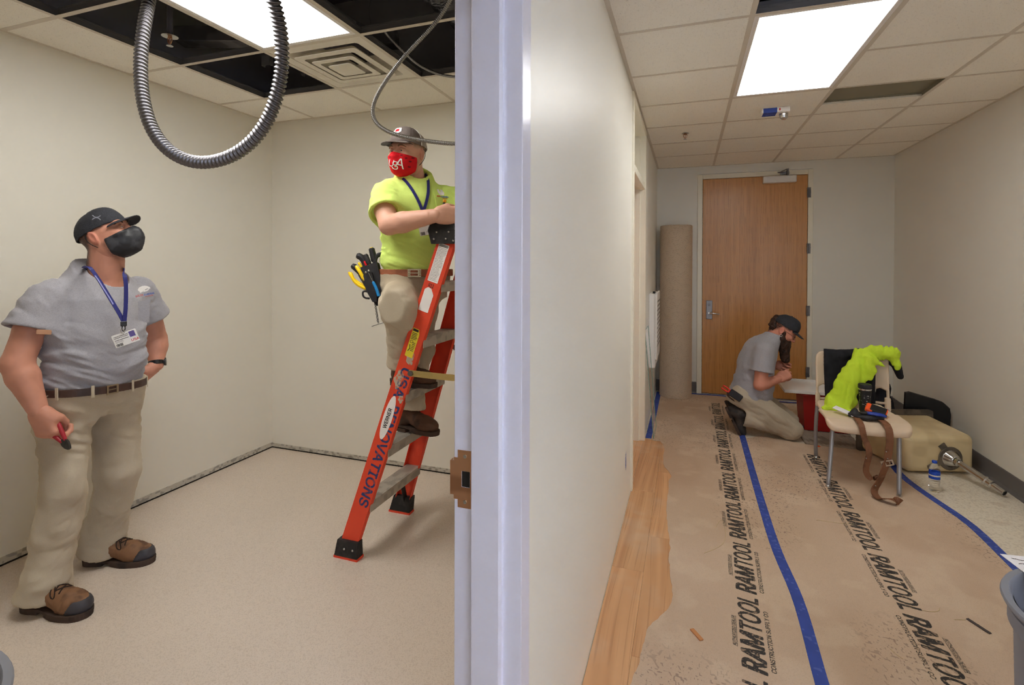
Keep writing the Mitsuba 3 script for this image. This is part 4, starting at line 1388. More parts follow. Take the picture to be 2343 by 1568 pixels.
def ladder():
    t = fresh('step_ladder')
    tag(t, 'orange fibreglass step ladder with aluminium treads and stencilled lettering', 'ladder')

    def rail(sgn, y0, sy, z0, z1, sx, x0, w=RW):
        s = sg.Polygon([(0, 0), (w, 0), (w, .030), (w - .004, .030), (w - .004, .004), (.004, .004), (.004, .030), (0, .030)]).buffer(-.0012).buffer(.0012, quad_segs=3)
        m = prism(s, z1 - z0, z0)
        v = np.array(m.vertices)
        if sgn < 0:
            v[:, 1] *= -1
            m.faces = np.asarray(m.faces)[:, ::-1]
        v[:, 0] += x0 + sx * v[:, 2]
        v[:, 1] += y0 + sy * v[:, 2]
        m.vertices = v
        return m
    put(t + '__side_rail', rail(1, 2.140, .0675, .03, 1.66, SX, -1.692), 'mat_ladder', 30)
    put(t + '__side_rail', rail(-1, 2.690, -.0675, .03, 1.66, SX, -1.692), 'mat_ladder', 30)
    for sgn, y0, sy in ((1, 2.165, .055), (-1, 2.665, -.055)):
        put(t + '__rear_rail', rail(sgn, y0, sy, .02, 1.64, -.26, -.60, .05), 'mat_ladder', 30)
    for z in (.3, .6, .9, 1.2):
        put(t + '__rear_bar', box(-.60 - .26 * z + .008, -.60 - .26 * z + .04, 2.165 + .055 * z + .004, 2.665 - .055 * z - .004, z - .018, z + .018), 'mat_step')
    for i, z in enumerate((.296, .580, .858, 1.132, 1.410)):
        x0 = rail_x(z) + .006
        ya, yb = near_y(z) + .005, far_y(z) - .005
        prof_ = [(0, -.052), (.004, -.052), (.004, -.006), (.086, -.006), (.086, -.050), (.090, -.050), (.090, -.002), (.088, 0)]
        top = []
        for k in range(9):
            u = .086 - k * .0095
            top += [(u, 0), (u - .002, -.0025), (u - .0055, -.0025), (u - .0075, 0)]
        prof_ += top + [(.002, 0), (0, -.002)]
        m = sg.Polygon([(x, zz) for x, zz in prof_]).buffer(0)
        m = prism(m, yb - ya)
        m = place(m, (x0, yb, z), np.array([[1, 0, 0], [0, 0, -1], [0, 1, 0]]))
        put(t + '__tread', m, 'mat_step')
    # braces under the lowest tread
    for y, s in ((near_y(.2) + .03, 1), (far_y(.2) - .03, -1)):
        p0, p1 = (rail_x(.06) + .07, y - s * .022, .075), (rail_x(.25) + .06, y + s * .105, .255)
        put(t + '__brace', sweep([p0, p1], [(-.002, -.016), (.002, -.016), (.002, .016), (-.002, .016)], up=(1, 0, -.3)), 'mat_foot')
    # feet
    for y0, s in ((2.138, 1), (2.692, -1)):
        x0 = rail_x(.04)
        ft = trimesh.convex.convex_hull(np.array([(x0 - .018 + dx, y0 + s * dy, z) for dx, dy, z in ((0, -.004, .012), (.135, -.004, .012), (0, .05, .012), (.135, .05, .012), (.022, -.006, .098), (.142, -.006, .098), (.022, .036, .098), (.142, .036, .098))]))
        put(t + '__foot', ft, 'mat_foot')
        put(t + '__foot__pad', box(x0 - .022, x0 + .12, y0 - .004 if s > 0 else y0 - .052, y0 + .052 if s > 0 else y0 + .004, 0, .012), 'mat_ladder')
        for dx in (.045, .095):
            put(t + '__foot__rivet', place(trimesh.creation.icosphere(2, .006), (x0 + dx, y0 - s * .0055, .055)), 'mat_steel', True)
    # top cap
    cap_ = m3.Manifold.hull_points([(x, y, z) for x, y, z in [(-1.205, 2.235, 1.695), (-.985, 2.235, 1.695), (-1.205, 2.615, 1.695), (-.985, 2.615, 1.695), (-1.195, 2.245, 1.71), (-.995, 2.245, 1.71), (-1.195, 2.605, 1.71), (-.995, 2.605, 1.71), (-1.215, 2.23, 1.665), (-.975, 2.23, 1.665), (-1.215, 2.62, 1.665), (-.975, 2.62, 1.665)]])
    put(t + '__top_cap', tm(cap_), 'mat_foot')
    for ya, yb in ((2.232, 2.244), (2.606, 2.618)):
        sk = prism(sg.Polygon([(-1.216, 1.67), (-1.196, 1.598), (-1.060, 1.598), (-1.03, 1.61), (-.995, 1.67)]), yb - ya)
        sk = place(sk, (0, yb, 0), np.array([[1, 0, 0], [0, 0, -1], [0, 1, 0]]))
        put(t + '__top_cap__side_plate', sk, 'mat_foot')
    for x, z in ((-1.165, 1.655), (-1.10, 1.655), (-1.180, 1.622), (-1.115, 1.622), (-1.075, 1.612)):
        put(t + '__top_cap__rivet', place(trimesh.creation.icosphere(2, .0055), (x, 2.231, z)), 'mat_steel', True)
    # spreaders
    for y, m_, z in ((2.172, 'mat_zinc', .965), (2.636, 'mat_foot', 1.02)):
        x0 = rail_x(z) + RW + .006
        put(t + '__spreader', sweep([(x0 - .01, y, z), (x0 + .13, y, z - .004), (-.60 - .26 * z + .03, y, z - .008)], [(-.0150, -.002), (.0150, -.002), (.0150, .002), (-.0150, .002)], up=(0, 0, 1)), m_)
        put(t + '__spreader__pivot', place(trimesh.creation.cylinder(.013, .016, sections=20), (x0 + .002, y - .004, z), rotx(math.pi / 2)), 'mat_steel_dull', 30)

    # ---- lettering and stickers on the near rail's outer face
    U = np.array([SX, .0675, 1.0])
    o0 = np.array([-1.692, 2.140, 0])
    N = np.cross([1.0, 0, 0], U)
    N /= np.linalg.norm(N)            # towards the viewer
    Un = U / np.linalg.norm(U)
    V = np.cross(Un, N)               # across the rail, to the right
    if V[0] < 0:
        V = -V
    spot = lambda z, v: o0 + U * z + np.array([1.0, 0, 0]) * v * RW + N * .0006

    def down(mesh, z, v):             # reads from the top down
        return place(mesh, spot(z, v), np.stack([-Un, V, N], 1))

    def upw(mesh, z, v):              # reads from the bottom up
        return place(mesh, spot(z, v), np.stack([Un, -V, N], 1))

    def flat(mesh, z, v):             # upright along the rail
        return place(mesh, spot(z, v), np.stack([V, Un, N], 1))
    st = lambda s, w, h=.052: text_fit(s, w, h, .0004, True)
    put(t + '__stencil_lettering', down(st('USA', .155), .985, .34), 'mat_stencil')
    put(t + '__stencil_lettering', down(st('RENOVATIONS', .545), .800, .34), 'mat_stencil')
    lab = prism(sg.box(-.029, -.098, .029, .098), .0005)
    k = put(t + '__instruction_label', flat(lab, 1.503, .47), 'mat_sticker')
    lines = [box(-.026, .026, .082, .094, .0005, .0008)]
    rng = random.Random(4)
    for i in range(26):
        y = .076 - i * .0066
        lines.append(box(-.026, .026 - rng.random() * .012, y - .0022, y, .0005, .0008))
    put(k + '__print', flat(cat_(lines), 1.503, .47), 'mat_label_grey')
    put(t + '__marker_writing', flat(place(text_fit('R11', .030, .020, .0004, False, .15), (-.015, -.01, 0)), 1.392, .46), 'mat_ink')
    put(t + '__white_sticker', flat(prism(sg.Polygon([(-.026, -.058), (.024, -.058), (.024, .03), (.004, .056), (-.014, .058), (-.026, .046)]).buffer(.003), .0005), 1.322, .48), 'mat_sticker')
    ylo = prism(sg.Polygon([(-.022, -.072), (.022, -.072), (.022, .05), (.012, .075), (-.022, .075)]), .0005)
    k = put(t + '__warning_label', flat(ylo, 1.105, .47), 'mat_sticker_yellow')
    yl = [box(-.020, .012, .060, .072, .0005, .0009)] + [box(-.018, .018 - rng.random() * .012, .052 - i * .0075 - .003, .052 - i * .0075, .0005, .0008) for i in range(5)] + [box(-.002, .016, .004 - i * .008 - .003, .004 - i * .008, .0005, .0008) for i in range(6)]
    yl += [place(prism(sg.Point(0, 0).buffer(.008).difference(sg.Point(0, 0).buffer(.0062)), .0004), (-.008, .006, .0005)), sweep([(-.012, -.010, .0006), (-.006, -.03, .0006), (-.014, -.045, .0006)], [(-.0003, -.002), (.0003, -.002), (.0003, .002), (-.0003, .002)], up=(0, 0, 1))]
    put(k + '__print', flat(cat_(yl), 1.105, .47), 'mat_ink')

    def blot(seed, rx, ry):
        r = np.random.default_rng(seed)
        a = np.linspace(0, 2 * np.pi, 18)[:-1]
        q = spline(np.c_[np.cos(a) * rx, np.sin(a) * ry] * (.66 + .45 * r.random(17))[:, None], 70, True)[:-1]
        return prism(sg.Polygon(q).buffer(0), .0004)
    put(t + '__paint_smear', flat(blot(3, .026, .035), 1.03, .60), 'mat_paint_smear')
    put(t + '__paint_smear', flat(blot(5, .024, .055), .93, .32), 'mat_paint_smear')
    put(t + '__paint_smear', flat(blot(9, .016, .020), .825, .80), 'mat_paint_smear')
    put(t + '__maker_sticker', flat(prism(shapely.affinity.scale(sg.Point(0, 0).buffer(.1), .26, 1.16), .0006), .728, .42), 'mat_sticker')
    put(t + '__maker_sticker_field', flat(prism(shapely.affinity.scale(sg.Point(0, 0).buffer(.1), .20, .98).intersection(sg.box(-.1, -.075, .1, .072)), .0003), .728, .42), 'mat_sticker_blue')
    m = upw(text_fit('WERNER', .105, .020, .0004, True), .672, .52)
    m.apply_translation(N * .001)
    put(t + '__maker_lettering', m, 'mat_ink')


mat('mat_label_grey', C(140, 136, 134), .6, .2)
ladder()
# ------------------------------------------------------------------ things in the corridor
mat('mat_paper_roll', speckle(C(196, 176, 154), C(170, 150, 128), 90, .5, .8, .4, .04, 3), .75, .15)
mat('mat_chair_plastic', C(206, 184, 160), .38, .45)
mat('mat_chair_leg', C(150, 148, 150), .35, .5, metallic=.5)
mat('mat_hivis', stained(C(188, 216, 58), C(170, 198, 44), 9, .5), .85, .15, sheen=.3)
mat('mat_black_cloth', stained(C(36, 36, 40), C(22, 22, 25), 12, .8), .85, .15)
mat('mat_tub', speckle(C(206, 186, 146), C(184, 162, 122), 12, .5, .75, .5, .05, 4), .3, .45)
mat('mat_tub_rim', stained(C(96, 86, 74), C(66, 60, 54), 16, .8), .6, .3)
mat('mat_red_bin', C(150, 22, 18), .4, .45)
mat('mat_white_tray', C(228, 226, 224), .3, .45)
mat('mat_mat', stained(C(150, 136, 122), C(112, 98, 86), 9, .8), .9, .1)
mat('mat_cardboard', stained(C(176, 134, 96), C(150, 110, 76), 9, .6), .85, .1)
mat('mat_strap', stained(C(118, 78, 54), C(84, 54, 38), 24, .7), .6, .3)
mat('mat_grey_bin', C(124, 126, 134), .5, .35)
mat('mat_label_blue', C(28, 72, 178), .4, .4)
mat('mat_paper', C(226, 224, 228), .7, .2)
scene['mat_clear'] = {'type': 'dielectric', 'int_ior': 1.25}
scene['mat_pane'] = {'type': 'thindielectric', 'int_ior': 1.5}
mat('mat_glass_edge', C(110, 140, 128), .2, .5)

# tall roll of floor paper
k = fresh('paper_roll')
tag(k, 'tall brown roll of floor paper standing left of the wooden door', 'paper roll')
pr = [(0, 0), (.172, 0), (.176, .004), (.176, 1.936), (.172, 1.94), (.05, 1.94), (.045, 1.936), (.045, 1.90), (0, 1.90)]
m = lathe(pr, 56)
put(k + '__roll', place(m, (-.125, 6.085, .002)), 'mat_paper_roll', 30)
sp = [((.05 + .0155 * a / math.pi) * math.cos(a), (.05 + .0155 * a / math.pi) * math.sin(a), 1.941) for a in np.linspace(0, 8 * math.pi, 160)]
put(k + '__wound_edge', place(tube(sp, .0012, 5), (-.125, 6.085, .002)), 'mat_cardboard')
put(k + '__loose_edge', place(box(.1, .178, -.001, .001, .004, 1.935), (-.125, 6.085, .002), rotz(.35)), 'mat_paper_roll')

# white cabinet heater on the left wall, pane of glass before it
k = fresh('wall_heater')
tag(k, 'white metal wall heater with a vented front on the corridor wall before the paper roll', 'wall heater')
put(k + '__case', rbox(XP1, -.285, 4.92, 5.44, .52, 1.225, .012), 'mat_white_plastic')
put(k + '__front', rbox(-.288, -.268, 4.94, 5.42, .60, 1.235, .006), 'mat_white_plastic')
for i in range(11):
    z = .72 + i * .042
    put(k + '__vent_slot', box(-.269, -.2665, 4.98, 5.38, z, z + .012), 'mat_rubber_base')
put(k + '__knob', place(trimesh.creation.cylinder(.012, .02, sections=16), (-.30, 5.0, 1.235)), 'mat_black_plastic', 30)
k = fresh('glass_pane')
tag(k, 'clear glass pane with a green edge leaning on the corridor wall below the white heater', 'glass pane')
q = np.array([(-.268, 4.50, .004), (-.268, 4.86, .004), (-.344, 4.86, .93), (-.344, 4.50, .93)])
put(k + '__sheet', trimesh.Trimesh(q, [(0, 1, 2), (0, 2, 3)], process=False), 'mat_pane')
for a, b in ((0, 3), (1, 2), (3, 2), (0, 1)):
    put(k + '__edge', tube([q[a], q[b]], .0028, 6), 'mat_glass_edge')

# alarm strobe with blue tape on the ceiling
k = fresh('ceiling_alarm')
tag(k, 'white ceiling alarm with a clear strobe and blue tape beyond the corridor light', 'alarm')
put(k + '__base', rbox(.505, .690, 4.095, 4.195, HC - .036, HC + .0015, .005), 'mat_white_plastic')
put(k + '__blue_tape', cat_([box(.515, .605, 4.0945, 4.196, HC - .0368, HC - .036), box(.515, .605, 4.0942, 4.0946, HC - .0368, HC - .004)]), 'mat_blue_tape')
put(k + '__strobe', place(lathe([(0, -.045), (.014, -.044), (.026, -.034), (.030, -.016), (.030, 0), (0, 0)], 24), (.655, 4.145, HC - .036)), 'mat_chrome', 30)
put(k + '__red_mark', box(.618, .626, 4.0938, 4.0946, HC - .026, HC - .010), 'mat_red_ink')


# ---- chair
def chair():
    k = fresh('chair')
    tag(k, 'beige plastic stacking chair with grey metal legs on the floor board', 'chair')
    ox, oy = 1.145, 4.19

    def seat(P):
        q = P - np.array([ox, oy, .437])
        w = .235 + .012 * (q[:, 1] < 0) - .02 * np.clip(q[:, 1], 0, 1) / .2
        b = np.stack([np.abs(q[:, 0]) - w + .05, np.abs(q[:, 1] + .02) - .245 + .05], 1)
        d2 = np.linalg.norm(np.maximum(b, 0), axis=1) + np.minimum(b.max(1), 0) - .05
        zc = .012 * (q[:, 0] / .23) ** 2 - .030 * np.clip((-.14 - q[:, 1]) / .12, 0, 1) ** 2 + .03 * np.clip((q[:, 1] - .12) / .12, 0, 1) ** 2
        dz = np.abs(q[:, 2] - zc + .020 * np.clip((-.20 - q[:, 1]) / .06, 0, 1)) - (.013 + .012 * np.clip((-.18 - q[:, 1]) / .06, 0, 1))
        return smax(d2, dz, .018)
    put(k + '__seat', sdf_mesh(seat, (.86, 3.88, .36), (1.43, 4.48, .52), .006), 'mat_chair_plastic', True)

    def back(P):
        q = P - np.array([ox + .03, 4.44, .64])
        y0 = .055 - .9 * q[:, 0] ** 2 + .10 * (q[:, 2])
        w = .245 - .06 * np.clip((q[:, 2] - .1) / .1, 0, 1) ** 3
        b = np.stack([np.abs(q[:, 0]) - .238 + .055, np.abs(q[:, 2] - .01) - .185 + .055], 1)
        d2 = np.linalg.norm(np.maximum(b, 0), axis=1) + np.minimum(b.max(1), 0) - .055
        x = np.abs(q[:, 0])
        hole = np.maximum(np.maximum(-q[:, 2] - .155, q[:, 2] + .055 + .9 * (x - .20) * -1 * 0 + .5 * np.abs(x - .185)), np.abs(x - .185) - .035)
        d2 = smax(d2, -hole, .012)
        stile = np.maximum(np.abs(x - .2265) - .018, np.abs(q[:, 2] + .18) - .06)
        d2 = np.minimum(d2, stile)
        return smax(d2, np.abs(q[:, 1] - y0) - .011, .010)
    put(k + '__backrest', sdf_mesh(back, (.88, 4.34, .42), (1.48, 4.56, .88), .006), 'mat_chair_plastic', True)
    legs = {'fl': [(.955, 4.03, .42), (.93, 3.97, .2), (.905, 3.92, .016)], 'fr': [(1.335, 4.02, .42), (1.318, 3.96, .2), (1.302, 3.905, .016)],
            'rl': [(.9485, 4.437, .455), (.945, 4.435, .40), (.940, 4.45, .2), (.950, 4.475, .016)], 'rr': [(1.4015, 4.437, .455), (1.404, 4.432, .40), (1.412, 4.44, .2), (1.421, 4.462, .016)]}
    for p in legs.values():
        kk = put(k + '__leg', tube(spline(p, 16), .0135, 14), 'mat_chair_leg', True)
        e = np.array(p[-1])
        put(kk + '__glide', place(lathe([(0, 0), (.0165, 0), (.0165, .006), (.0145, .016), (0, .016)], 16), (e[0], e[1], .002)), 'mat_chrome')
    put(k + '__seat_frame', tube([(.955, 4.03, .415), (1.335, 4.02, .415)], .011, 10), 'mat_chair_leg', True)
    put(k + '__seat_frame', tube([(.94, 4.43, .43), (1.405, 4.42, .43)], .011, 10), 'mat_chair_leg', True)


chair()


def jacket():
    pts = lambda L, y: [on(x, yy, 1, y) for x, yy in L]

    def f(P):
        q = P - np.array([1.165, 4.44, .66])
        y0 = .050 - .9 * q[:, 0] ** 2 + .10 * q[:, 2]
        b = np.stack([np.abs(q[:, 0] + .005) - .165, np.abs(q[:, 2] - .0) - .195], 1)
        d2 = np.linalg.norm(np.maximum(b, 0), axis=1) + np.minimum(b.max(1), 0)
        d = smax(d2, np.abs(q[:, 1] - y0 + .006) - .030, .03)
        top = chain(P, [on(1925, 815, 1, 4.47), on(1965, 806, 1, 4.48), on(2010, 812, 1, 4.49)], [.022, .032, .03])
        d = smin(d, top, .03)
        sl = chain(P, [on(2020, 815, 1, 4.53), on(2050, 835, 1, 4.55), on(2060, 862, 1, 4.55)], [.03, .034, .026])
        d = smin(d, sl, .03)
        return d + .006 * ridges(np.c_[P[:, 0] * 16, P[:, 1] * 5, P[:, 2] * 4], 1.0, 51)
    k = put('jacket', sdf_mesh(f, (.92, 4.30, .42), (1.56, 4.66, .90), .007), 'mat_black_cloth', True)
    tag(k, 'black jacket draped over the back of the beige chair', 'jacket')

    def flat_chain(P, pts_, rs, fy=1.9, k=0.02):
        S = np.array([1, fy, 1.0])
        return chain(P * S, [np.asarray(p) * S for p in pts_], rs, k)

    def g(P):
        q = P - np.array([1.165, 4.40, .66])
        d = flat_chain(P, pts([(2054, 836), (2040, 812), (2005, 806), (1968, 812)], 4.41), [.050, .070, .072, .060], 1.25)
        B = [on(1972, 816, 1, 4.40), on(1956, 850, 1, 4.372), on(1938, 885, 1, 4.355), on(1926, 915, 1, 4.33), on(1922, 938, 1, 4.28)]
        d = smin(d, flat_chain(P, B, [.070, .092, .104, .112, .090], 2.0), .04)
        d = smin(d, flat_chain(P, [on(1915, 944, 1, 4.22), on(1955, 952, 1, 4.20)], [.058, .050], 1.0), .04)
        d = smin(d, chain(P, [on(1908, 936, 1, 4.2), on(1877, 934, 1, 4.16)], [.034, .010]), .03)
        d = smin(d, flat_chain(P, [on(1985, 818, 1, 4.37), on(1992, 848, 1, 4.345), on(1984, 868, 1, 4.34)], [.050, .046, .020], 1.6), .02)
        d = smin(d, flat_chain(P, [on(2000, 825, 1, 4.35), on(2022, 838, 1, 4.335)], [.048, .024], 1.4), .02)
        a = q[:, 0] * .90 - q[:, 2] * .36
        b = q[:, 0] * .36 + q[:, 2] * .90
        w = .025 * folds(np.c_[a * 15 + b * 3, P[:, 1] * 5, b * 3.5], 61) + .005 * ridges(np.c_[a * 4, P[:, 1] * 5, b * 13], 1.0, 67) * (q[:, 2] < .1) + .004 * ridges(np.c_[P[:, 0] * 26, P[:, 1] * 6, P[:, 2] * 18], 1.0, 62)
        strip = np.exp(-((a - .03) / .016) ** 2) * np.clip((.16 - q[:, 2]) / .05, 0, 1)
        return np.maximum(d + w - .006 * strip, .452 - P[:, 2])
    k = put('hivis_shirt', sdf_mesh(g, (.88, 4.05, .44), (1.56, 4.60, .95), .0055), 'mat_hivis', True)
    tag(k, 'bright lime high visibility shirt crumpled over the chair back and seat', 'shirt')


jacket()


def seat_things():
    ZS = .452
    # tumbler
    k = fresh('tumbler')
    tag(k, 'black insulated tumbler with a silver band standing on the chair seat', 'tumbler')
    p = on(1985, 938, 2, ZS)
    p = np.array([1.205, 4.25, ZS])
    put(k + '__body', place(lathe([(0, 0), (.032, 0), (.034, .004), (.036, .10), (.041, .155), (0, .155)], 30), p), 'mat_tumbler', 30)
    put(k + '__band', place(lathe([(.0413, .155), (.0415, .165), (.040, .165), (.04, .155)], 30), p), 'mat_chrome')
    put(k + '__lid', place(lathe([(0, .165), (.041, .165), (.043, .172), (.042, .192), (.038, .196), (0, .196)], 30), p), 'mat_pouch', 30)
    # paper
    k = put('folded_paper', place(box(-.085, .085, -.028, .028, 0, .004).subdivide_to_size(.02), (1.052, 4.075, .475), frame((.75, -.52, -.22), (.1, -.2, 1))), 'mat_paper')
    tag(k, 'white folded paper resting on the chair seat against the lime shirt', 'paper')
    # tester
    k = fresh('multimeter')
    tag(k, 'orange and black electrical tester lying on the chair seat before the tumbler', 'electrical tester')
    A = frame((.86, -.36, -.22), (.1, -.55, .75))
    c = np.array([1.235, 4.115, .50])
    put(k + '__case', place(rbox(-.062, .062, -.034, .034, -.016, .014, .007), c, A), 'mat_tester_orange')
    put(k + '__face', place(rbox(-.035, .056, -.029, .029, .006, .019, .005), c, A), 'mat_black_plastic')
    put(k + '__grip', place(rbox(-.02, .066, -.036, -.025, -.012, .016, .004), c, A), 'mat_black_plastic')
    # tool bag with pliers
    k = fresh('tool_pouch')
    tag(k, 'dark leather tool pouch lying on the front of the chair seat', 'tool pouch')

    def f(P):
        d = ell(P, (1.165, 4.03, .472), (.095, .055, .026))
        d = smin(d, chain(P, [(1.07, 4.05, .475), (1.10, 4.06, .495)], [.020, .018]), .02)
        return np.maximum(d + .006 * ridges(P * 22, 1.0, 5), ZS - .004 - P[:, 2])
    put(k, sdf_mesh(f, (1.02, 3.95, .43), (1.30, 4.12, .54), .005), 'mat_pouch', True)
    k = fresh('pliers')
    tag(k, 'blue handled pliers lying in the leather pouch on the chair seat', 'pliers')
    for d_ in (-.012, .010):
        put(k + '__handle', tube(spline([(1.15, 4.01 + d_, .500), (1.20, 4.0 + d_ * 1.6, .500), (1.25, 4.0 + d_ * 1.2, .492)], 12), .008, 8), 'mat_tool_blue2', True)
    put(k + '__jaws', rbox(1.11, 1.155, 4.0, 4.022, .492, .506, .004), 'mat_dark_steel')
    # tool belt hanging from the seat
    k = fresh('tool_belt')
    tag(k, 'brown leather tool belt with a steel buckle hanging from the chair seat to the floor', 'belt')
    Y = 3.915

    def strap(pxs, w, nm, ys=None, up=(0, -1, 0)):
        ys = ys or [Y] * len(pxs)
        pts = [on(x, y, 1, yy) if yy is not None else on(x, y, 2, .006) for (x, y), yy in zip(pxs, ys)]
        pts = spline(pts, 50)
        return put(k + '__' + nm, ribbon(pts, np.tile(np.array(up, float), (len(pts), 1)), w, .0045), 'mat_strap')
    q = [np.array([1.085, 4.02, .462]), np.array([1.085, 3.955, .464]), np.array([1.09, 3.905, .44])] + [on(x, y, 1, 3.895) for x, y in ((1977, 1000), (1988, 1030), (1984, 1060), (1982, 1080), (1992, 1094), (2010, 1092))]
    pts = spline(q, 60)
    t_ = np.gradient(pts, axis=0)
    nn = np.cross(t_, [1.0, .15, 0])
    nn *= np.sign((nn @ np.array([0, -1.0, .35])))[:, None]
    nn /= np.linalg.norm(nn, axis=1, keepdims=True)
    put(k + '__strap', ribbon(pts, nn, .036, .0045), 'mat_strap')
    q = [np.array([1.225, 4.02, .462]), np.array([1.232, 3.955, .464]), np.array([1.238, 3.900, .44])] + [on(x, y, 1, 3.89) for x, y in ((2036, 1000), (2034, 1030), (2030, 1055))]
    pts = spline(q, 40)
    t_ = np.gradient(pts, axis=0)
    nn = np.cross(t_, [1.0, .1, 0])
    nn *= np.sign((nn @ np.array([0, -1.0, .35])))[:, None]
    nn /= np.linalg.norm(nn, axis=1, keepdims=True)
    put(k + '__strap', ribbon(pts, nn, .042, .0045), 'mat_strap')
    q = [on(2032, 1055, 1, 3.885)] + [on(x, y, 1, 3.87) for x, y in ((2022, 1078), (2010, 1105))] + [on(2001, 1128, 1, 3.845)] + [np.array([1.165, 3.80, .012]), np.array([1.19, 3.77, .030]), np.array([1.225, 3.75, .036]), np.array([1.262, 3.77, .014])]
    pts = spline(q, 60)
    t_ = np.gradient(pts, axis=0)
    nn = np.cross(t_, [.75, .45, -.1])
    nn *= np.sign((nn @ np.array([0.2, -1.0, .6])))[:, None]
    nn /= np.linalg.norm(nn, axis=1, keepdims=True)
    put(k + '__strap', ribbon(pts, nn, .050, .0045), 'mat_strap')
    c = on(2030, 1060, 1, 3.878)
    A = np.stack([np.array([.94, 0, .33]), np.array([-.33, 0, .94]), np.array([0, -1.0, 0])], 1)
    fr = sg.box(-.034, -.018, .034, .018).difference(sg.box(-.027, -.012, .027, .012)).buffer(.001)
    put(k + '__buckle', place(cat_([prism(fr, .005)] + [box(x - .002, x + .002, -.016, .02, .003, .006) for x in (-.010, .012)]), c, A), 'mat_chrome')
    for x, y in ((2028, 1034), (2031, 1050), (1982, 1049), (2003, 1112), (2001, 1121)):
        put(k + '__rivet', place(trimesh.creation.icosphere(1, .0045), on(x, y, 1, 3.884 if y < 1100 else 3.86)), 'mat_steel', True)
    put(k + '__keeper', place(rbox(-.029, .029, -.008, .008, -.005, .005, .002), on(2013, 1092, 1, 3.87), A), 'mat_strap')


mat('mat_tumbler', speckle(C(24, 24, 26), C(190, 188, 186), 130, .80, .84, .8, .05), .5, .4)
mat('mat_tester_orange', C(240, 88, 36), .45, .4)
mat('mat_tool_blue2', C(34, 60, 150), .4, .45)
seat_things()


# ---- laundry tub lying on its side, with the drain pipe
def tub():
    k = fresh('laundry_tub')
    tag(k, 'beige utility sink tub lying on its side against the right wall', 'sink')
    n = np.array([.30, -.954, 0])                 # the tub's bottom faces this way
    X = np.array([.954, .30, 0])
    A = np.stack([X, np.array([0, 0, 1.0]), n], 1)     # x across, y up, z out of the bottom
    o = np.array([1.722, 4.425, 0])

    def f(P):
        x, y, z = P[:, 0], P[:, 1], P[:, 2]
        g = np.clip(-z / .46, 0, 1)
        hw, y0, y1 = .242 + .035 * g, .004, .285 + .02 * g
        b = np.stack([np.abs(x) - hw + .05, np.abs(y - (y0 + y1) / 2) - (y1 - y0) / 2 + .05, np.abs(z + .23) - .23 + .04], 1)
        d = np.linalg.norm(np.maximum(b, 0), axis=1) + np.minimum(b.max(1), 0) - .045
        return np.maximum(d, -(np.maximum(d + .010, -.012 + z * 0 + (z + .02))))
    put(k + '__basin', place(sdf_mesh(f, (-.31, -.01, -.47), (.31, .33, .02), .007), o, A), 'mat_tub', True)
    rim = sg.box(-.295, .0, .295, .335).buffer(-.02).buffer(.02).difference(sg.box(-.22, .03, .22, .28).buffer(-.03).buffer(.03))
    put(k + '__rim', place(prism(rim, .03, -.475), o, A), 'mat_tub_rim')
    dc = np.array([.060, .118, .0])
    put(k + '__drain_flange', place(lathe([(0, .002), (.072, .002), (.076, .006), (.060, .012), (.056, .016), (.045, .040), (.034, .058), (.028, .062), (0, .062)], 32), o + A @ dc, A), 'mat_chrome', 30)
    put(k + '__drain_ring', place(lathe([(.058, .004), (.082, .004), (.084, .010), (.080, .014), (.060, .014)], 32), o + A @ dc, A), 'mat_tub_rim', 30)
    put(k + '__bracket', place(cat_([prism(sg.Polygon([(-.065, -.04), (-.15, -.075), (-.155, -.055), (-.075, -.012)]).buffer(.004), .010, .004), prism(sg.Polygon([(-.05, .05), (-.02, .075), (-.045, .11), (-.08, .085)]).buffer(.003), .008, .002)]), o + A @ dc, A), 'mat_tub_rim')
    a, b = o + A @ (dc + [0, 0, .06]), np.array([1.945, 4.125, .026])
    u = b - a
    L = np.linalg.norm(u)
    B = frame(u)
    B = np.stack([B[:, 1], B[:, 2], B[:, 0]], 1)
    prof_ = [(0, 0), (.030, 0), (.030, .018), (.022, .022), (.020, .03), (.020, L * .60), (.029, L * .605), (.029, L * .64), (.023, L * .66), (.023, L * .72), (.026, L * .725), (.026, L * .75), (.019, L * .77), (.019, L * .985), (.022, L), (.017, L), (.016, L - .03), (0, L - .03)]
    put(k + '__tailpiece', place(lathe(prof_, 26), a, B), 'mat_chrome', 30)


tub()


def bottle():
    k = fresh('water_bottle')
    tag(k, 'small clear plastic water bottle with blue cap and label on the pale floor', 'bottle')
    p = np.array([1.560, 4.095, -.004])
    pr = [(0, .003), (.024, 0), (.030, .004), (.0305, .012)]
    for i in range(5):
        z = .018 + i * .013
        pr += [(.0305, z), (.0285, z + .0045), (.0305, z + .009)]
    pr += [(.0305, .088), (.0290, .090), (.0290, .128), (.0305, .131), (.030, .145), (.022, .170), (.0135, .183), (.0125, .188), (0, .188)]
    put(k + '__body', place(lathe(pr, 36), p), 'mat_clear', 30)
    put(k + '__label', place(lathe([(.0306, .086), (.0309, .087), (.0309, .134), (.0306, .135)], 36), p), 'mat_label_blue', 30)
    put(k + '__label_band', place(lathe([(.0310, .104), (.0312, .105), (.0312, .112), (.0310, .113)], 36), p), 'mat_white_plastic')
    put(k + '__cap', place(lathe([(0, .203), (.012, .203), (.0145, .200), (.0145, .188), (0, .188)], 24), p), 'mat_label_blue', 30)


bottle()

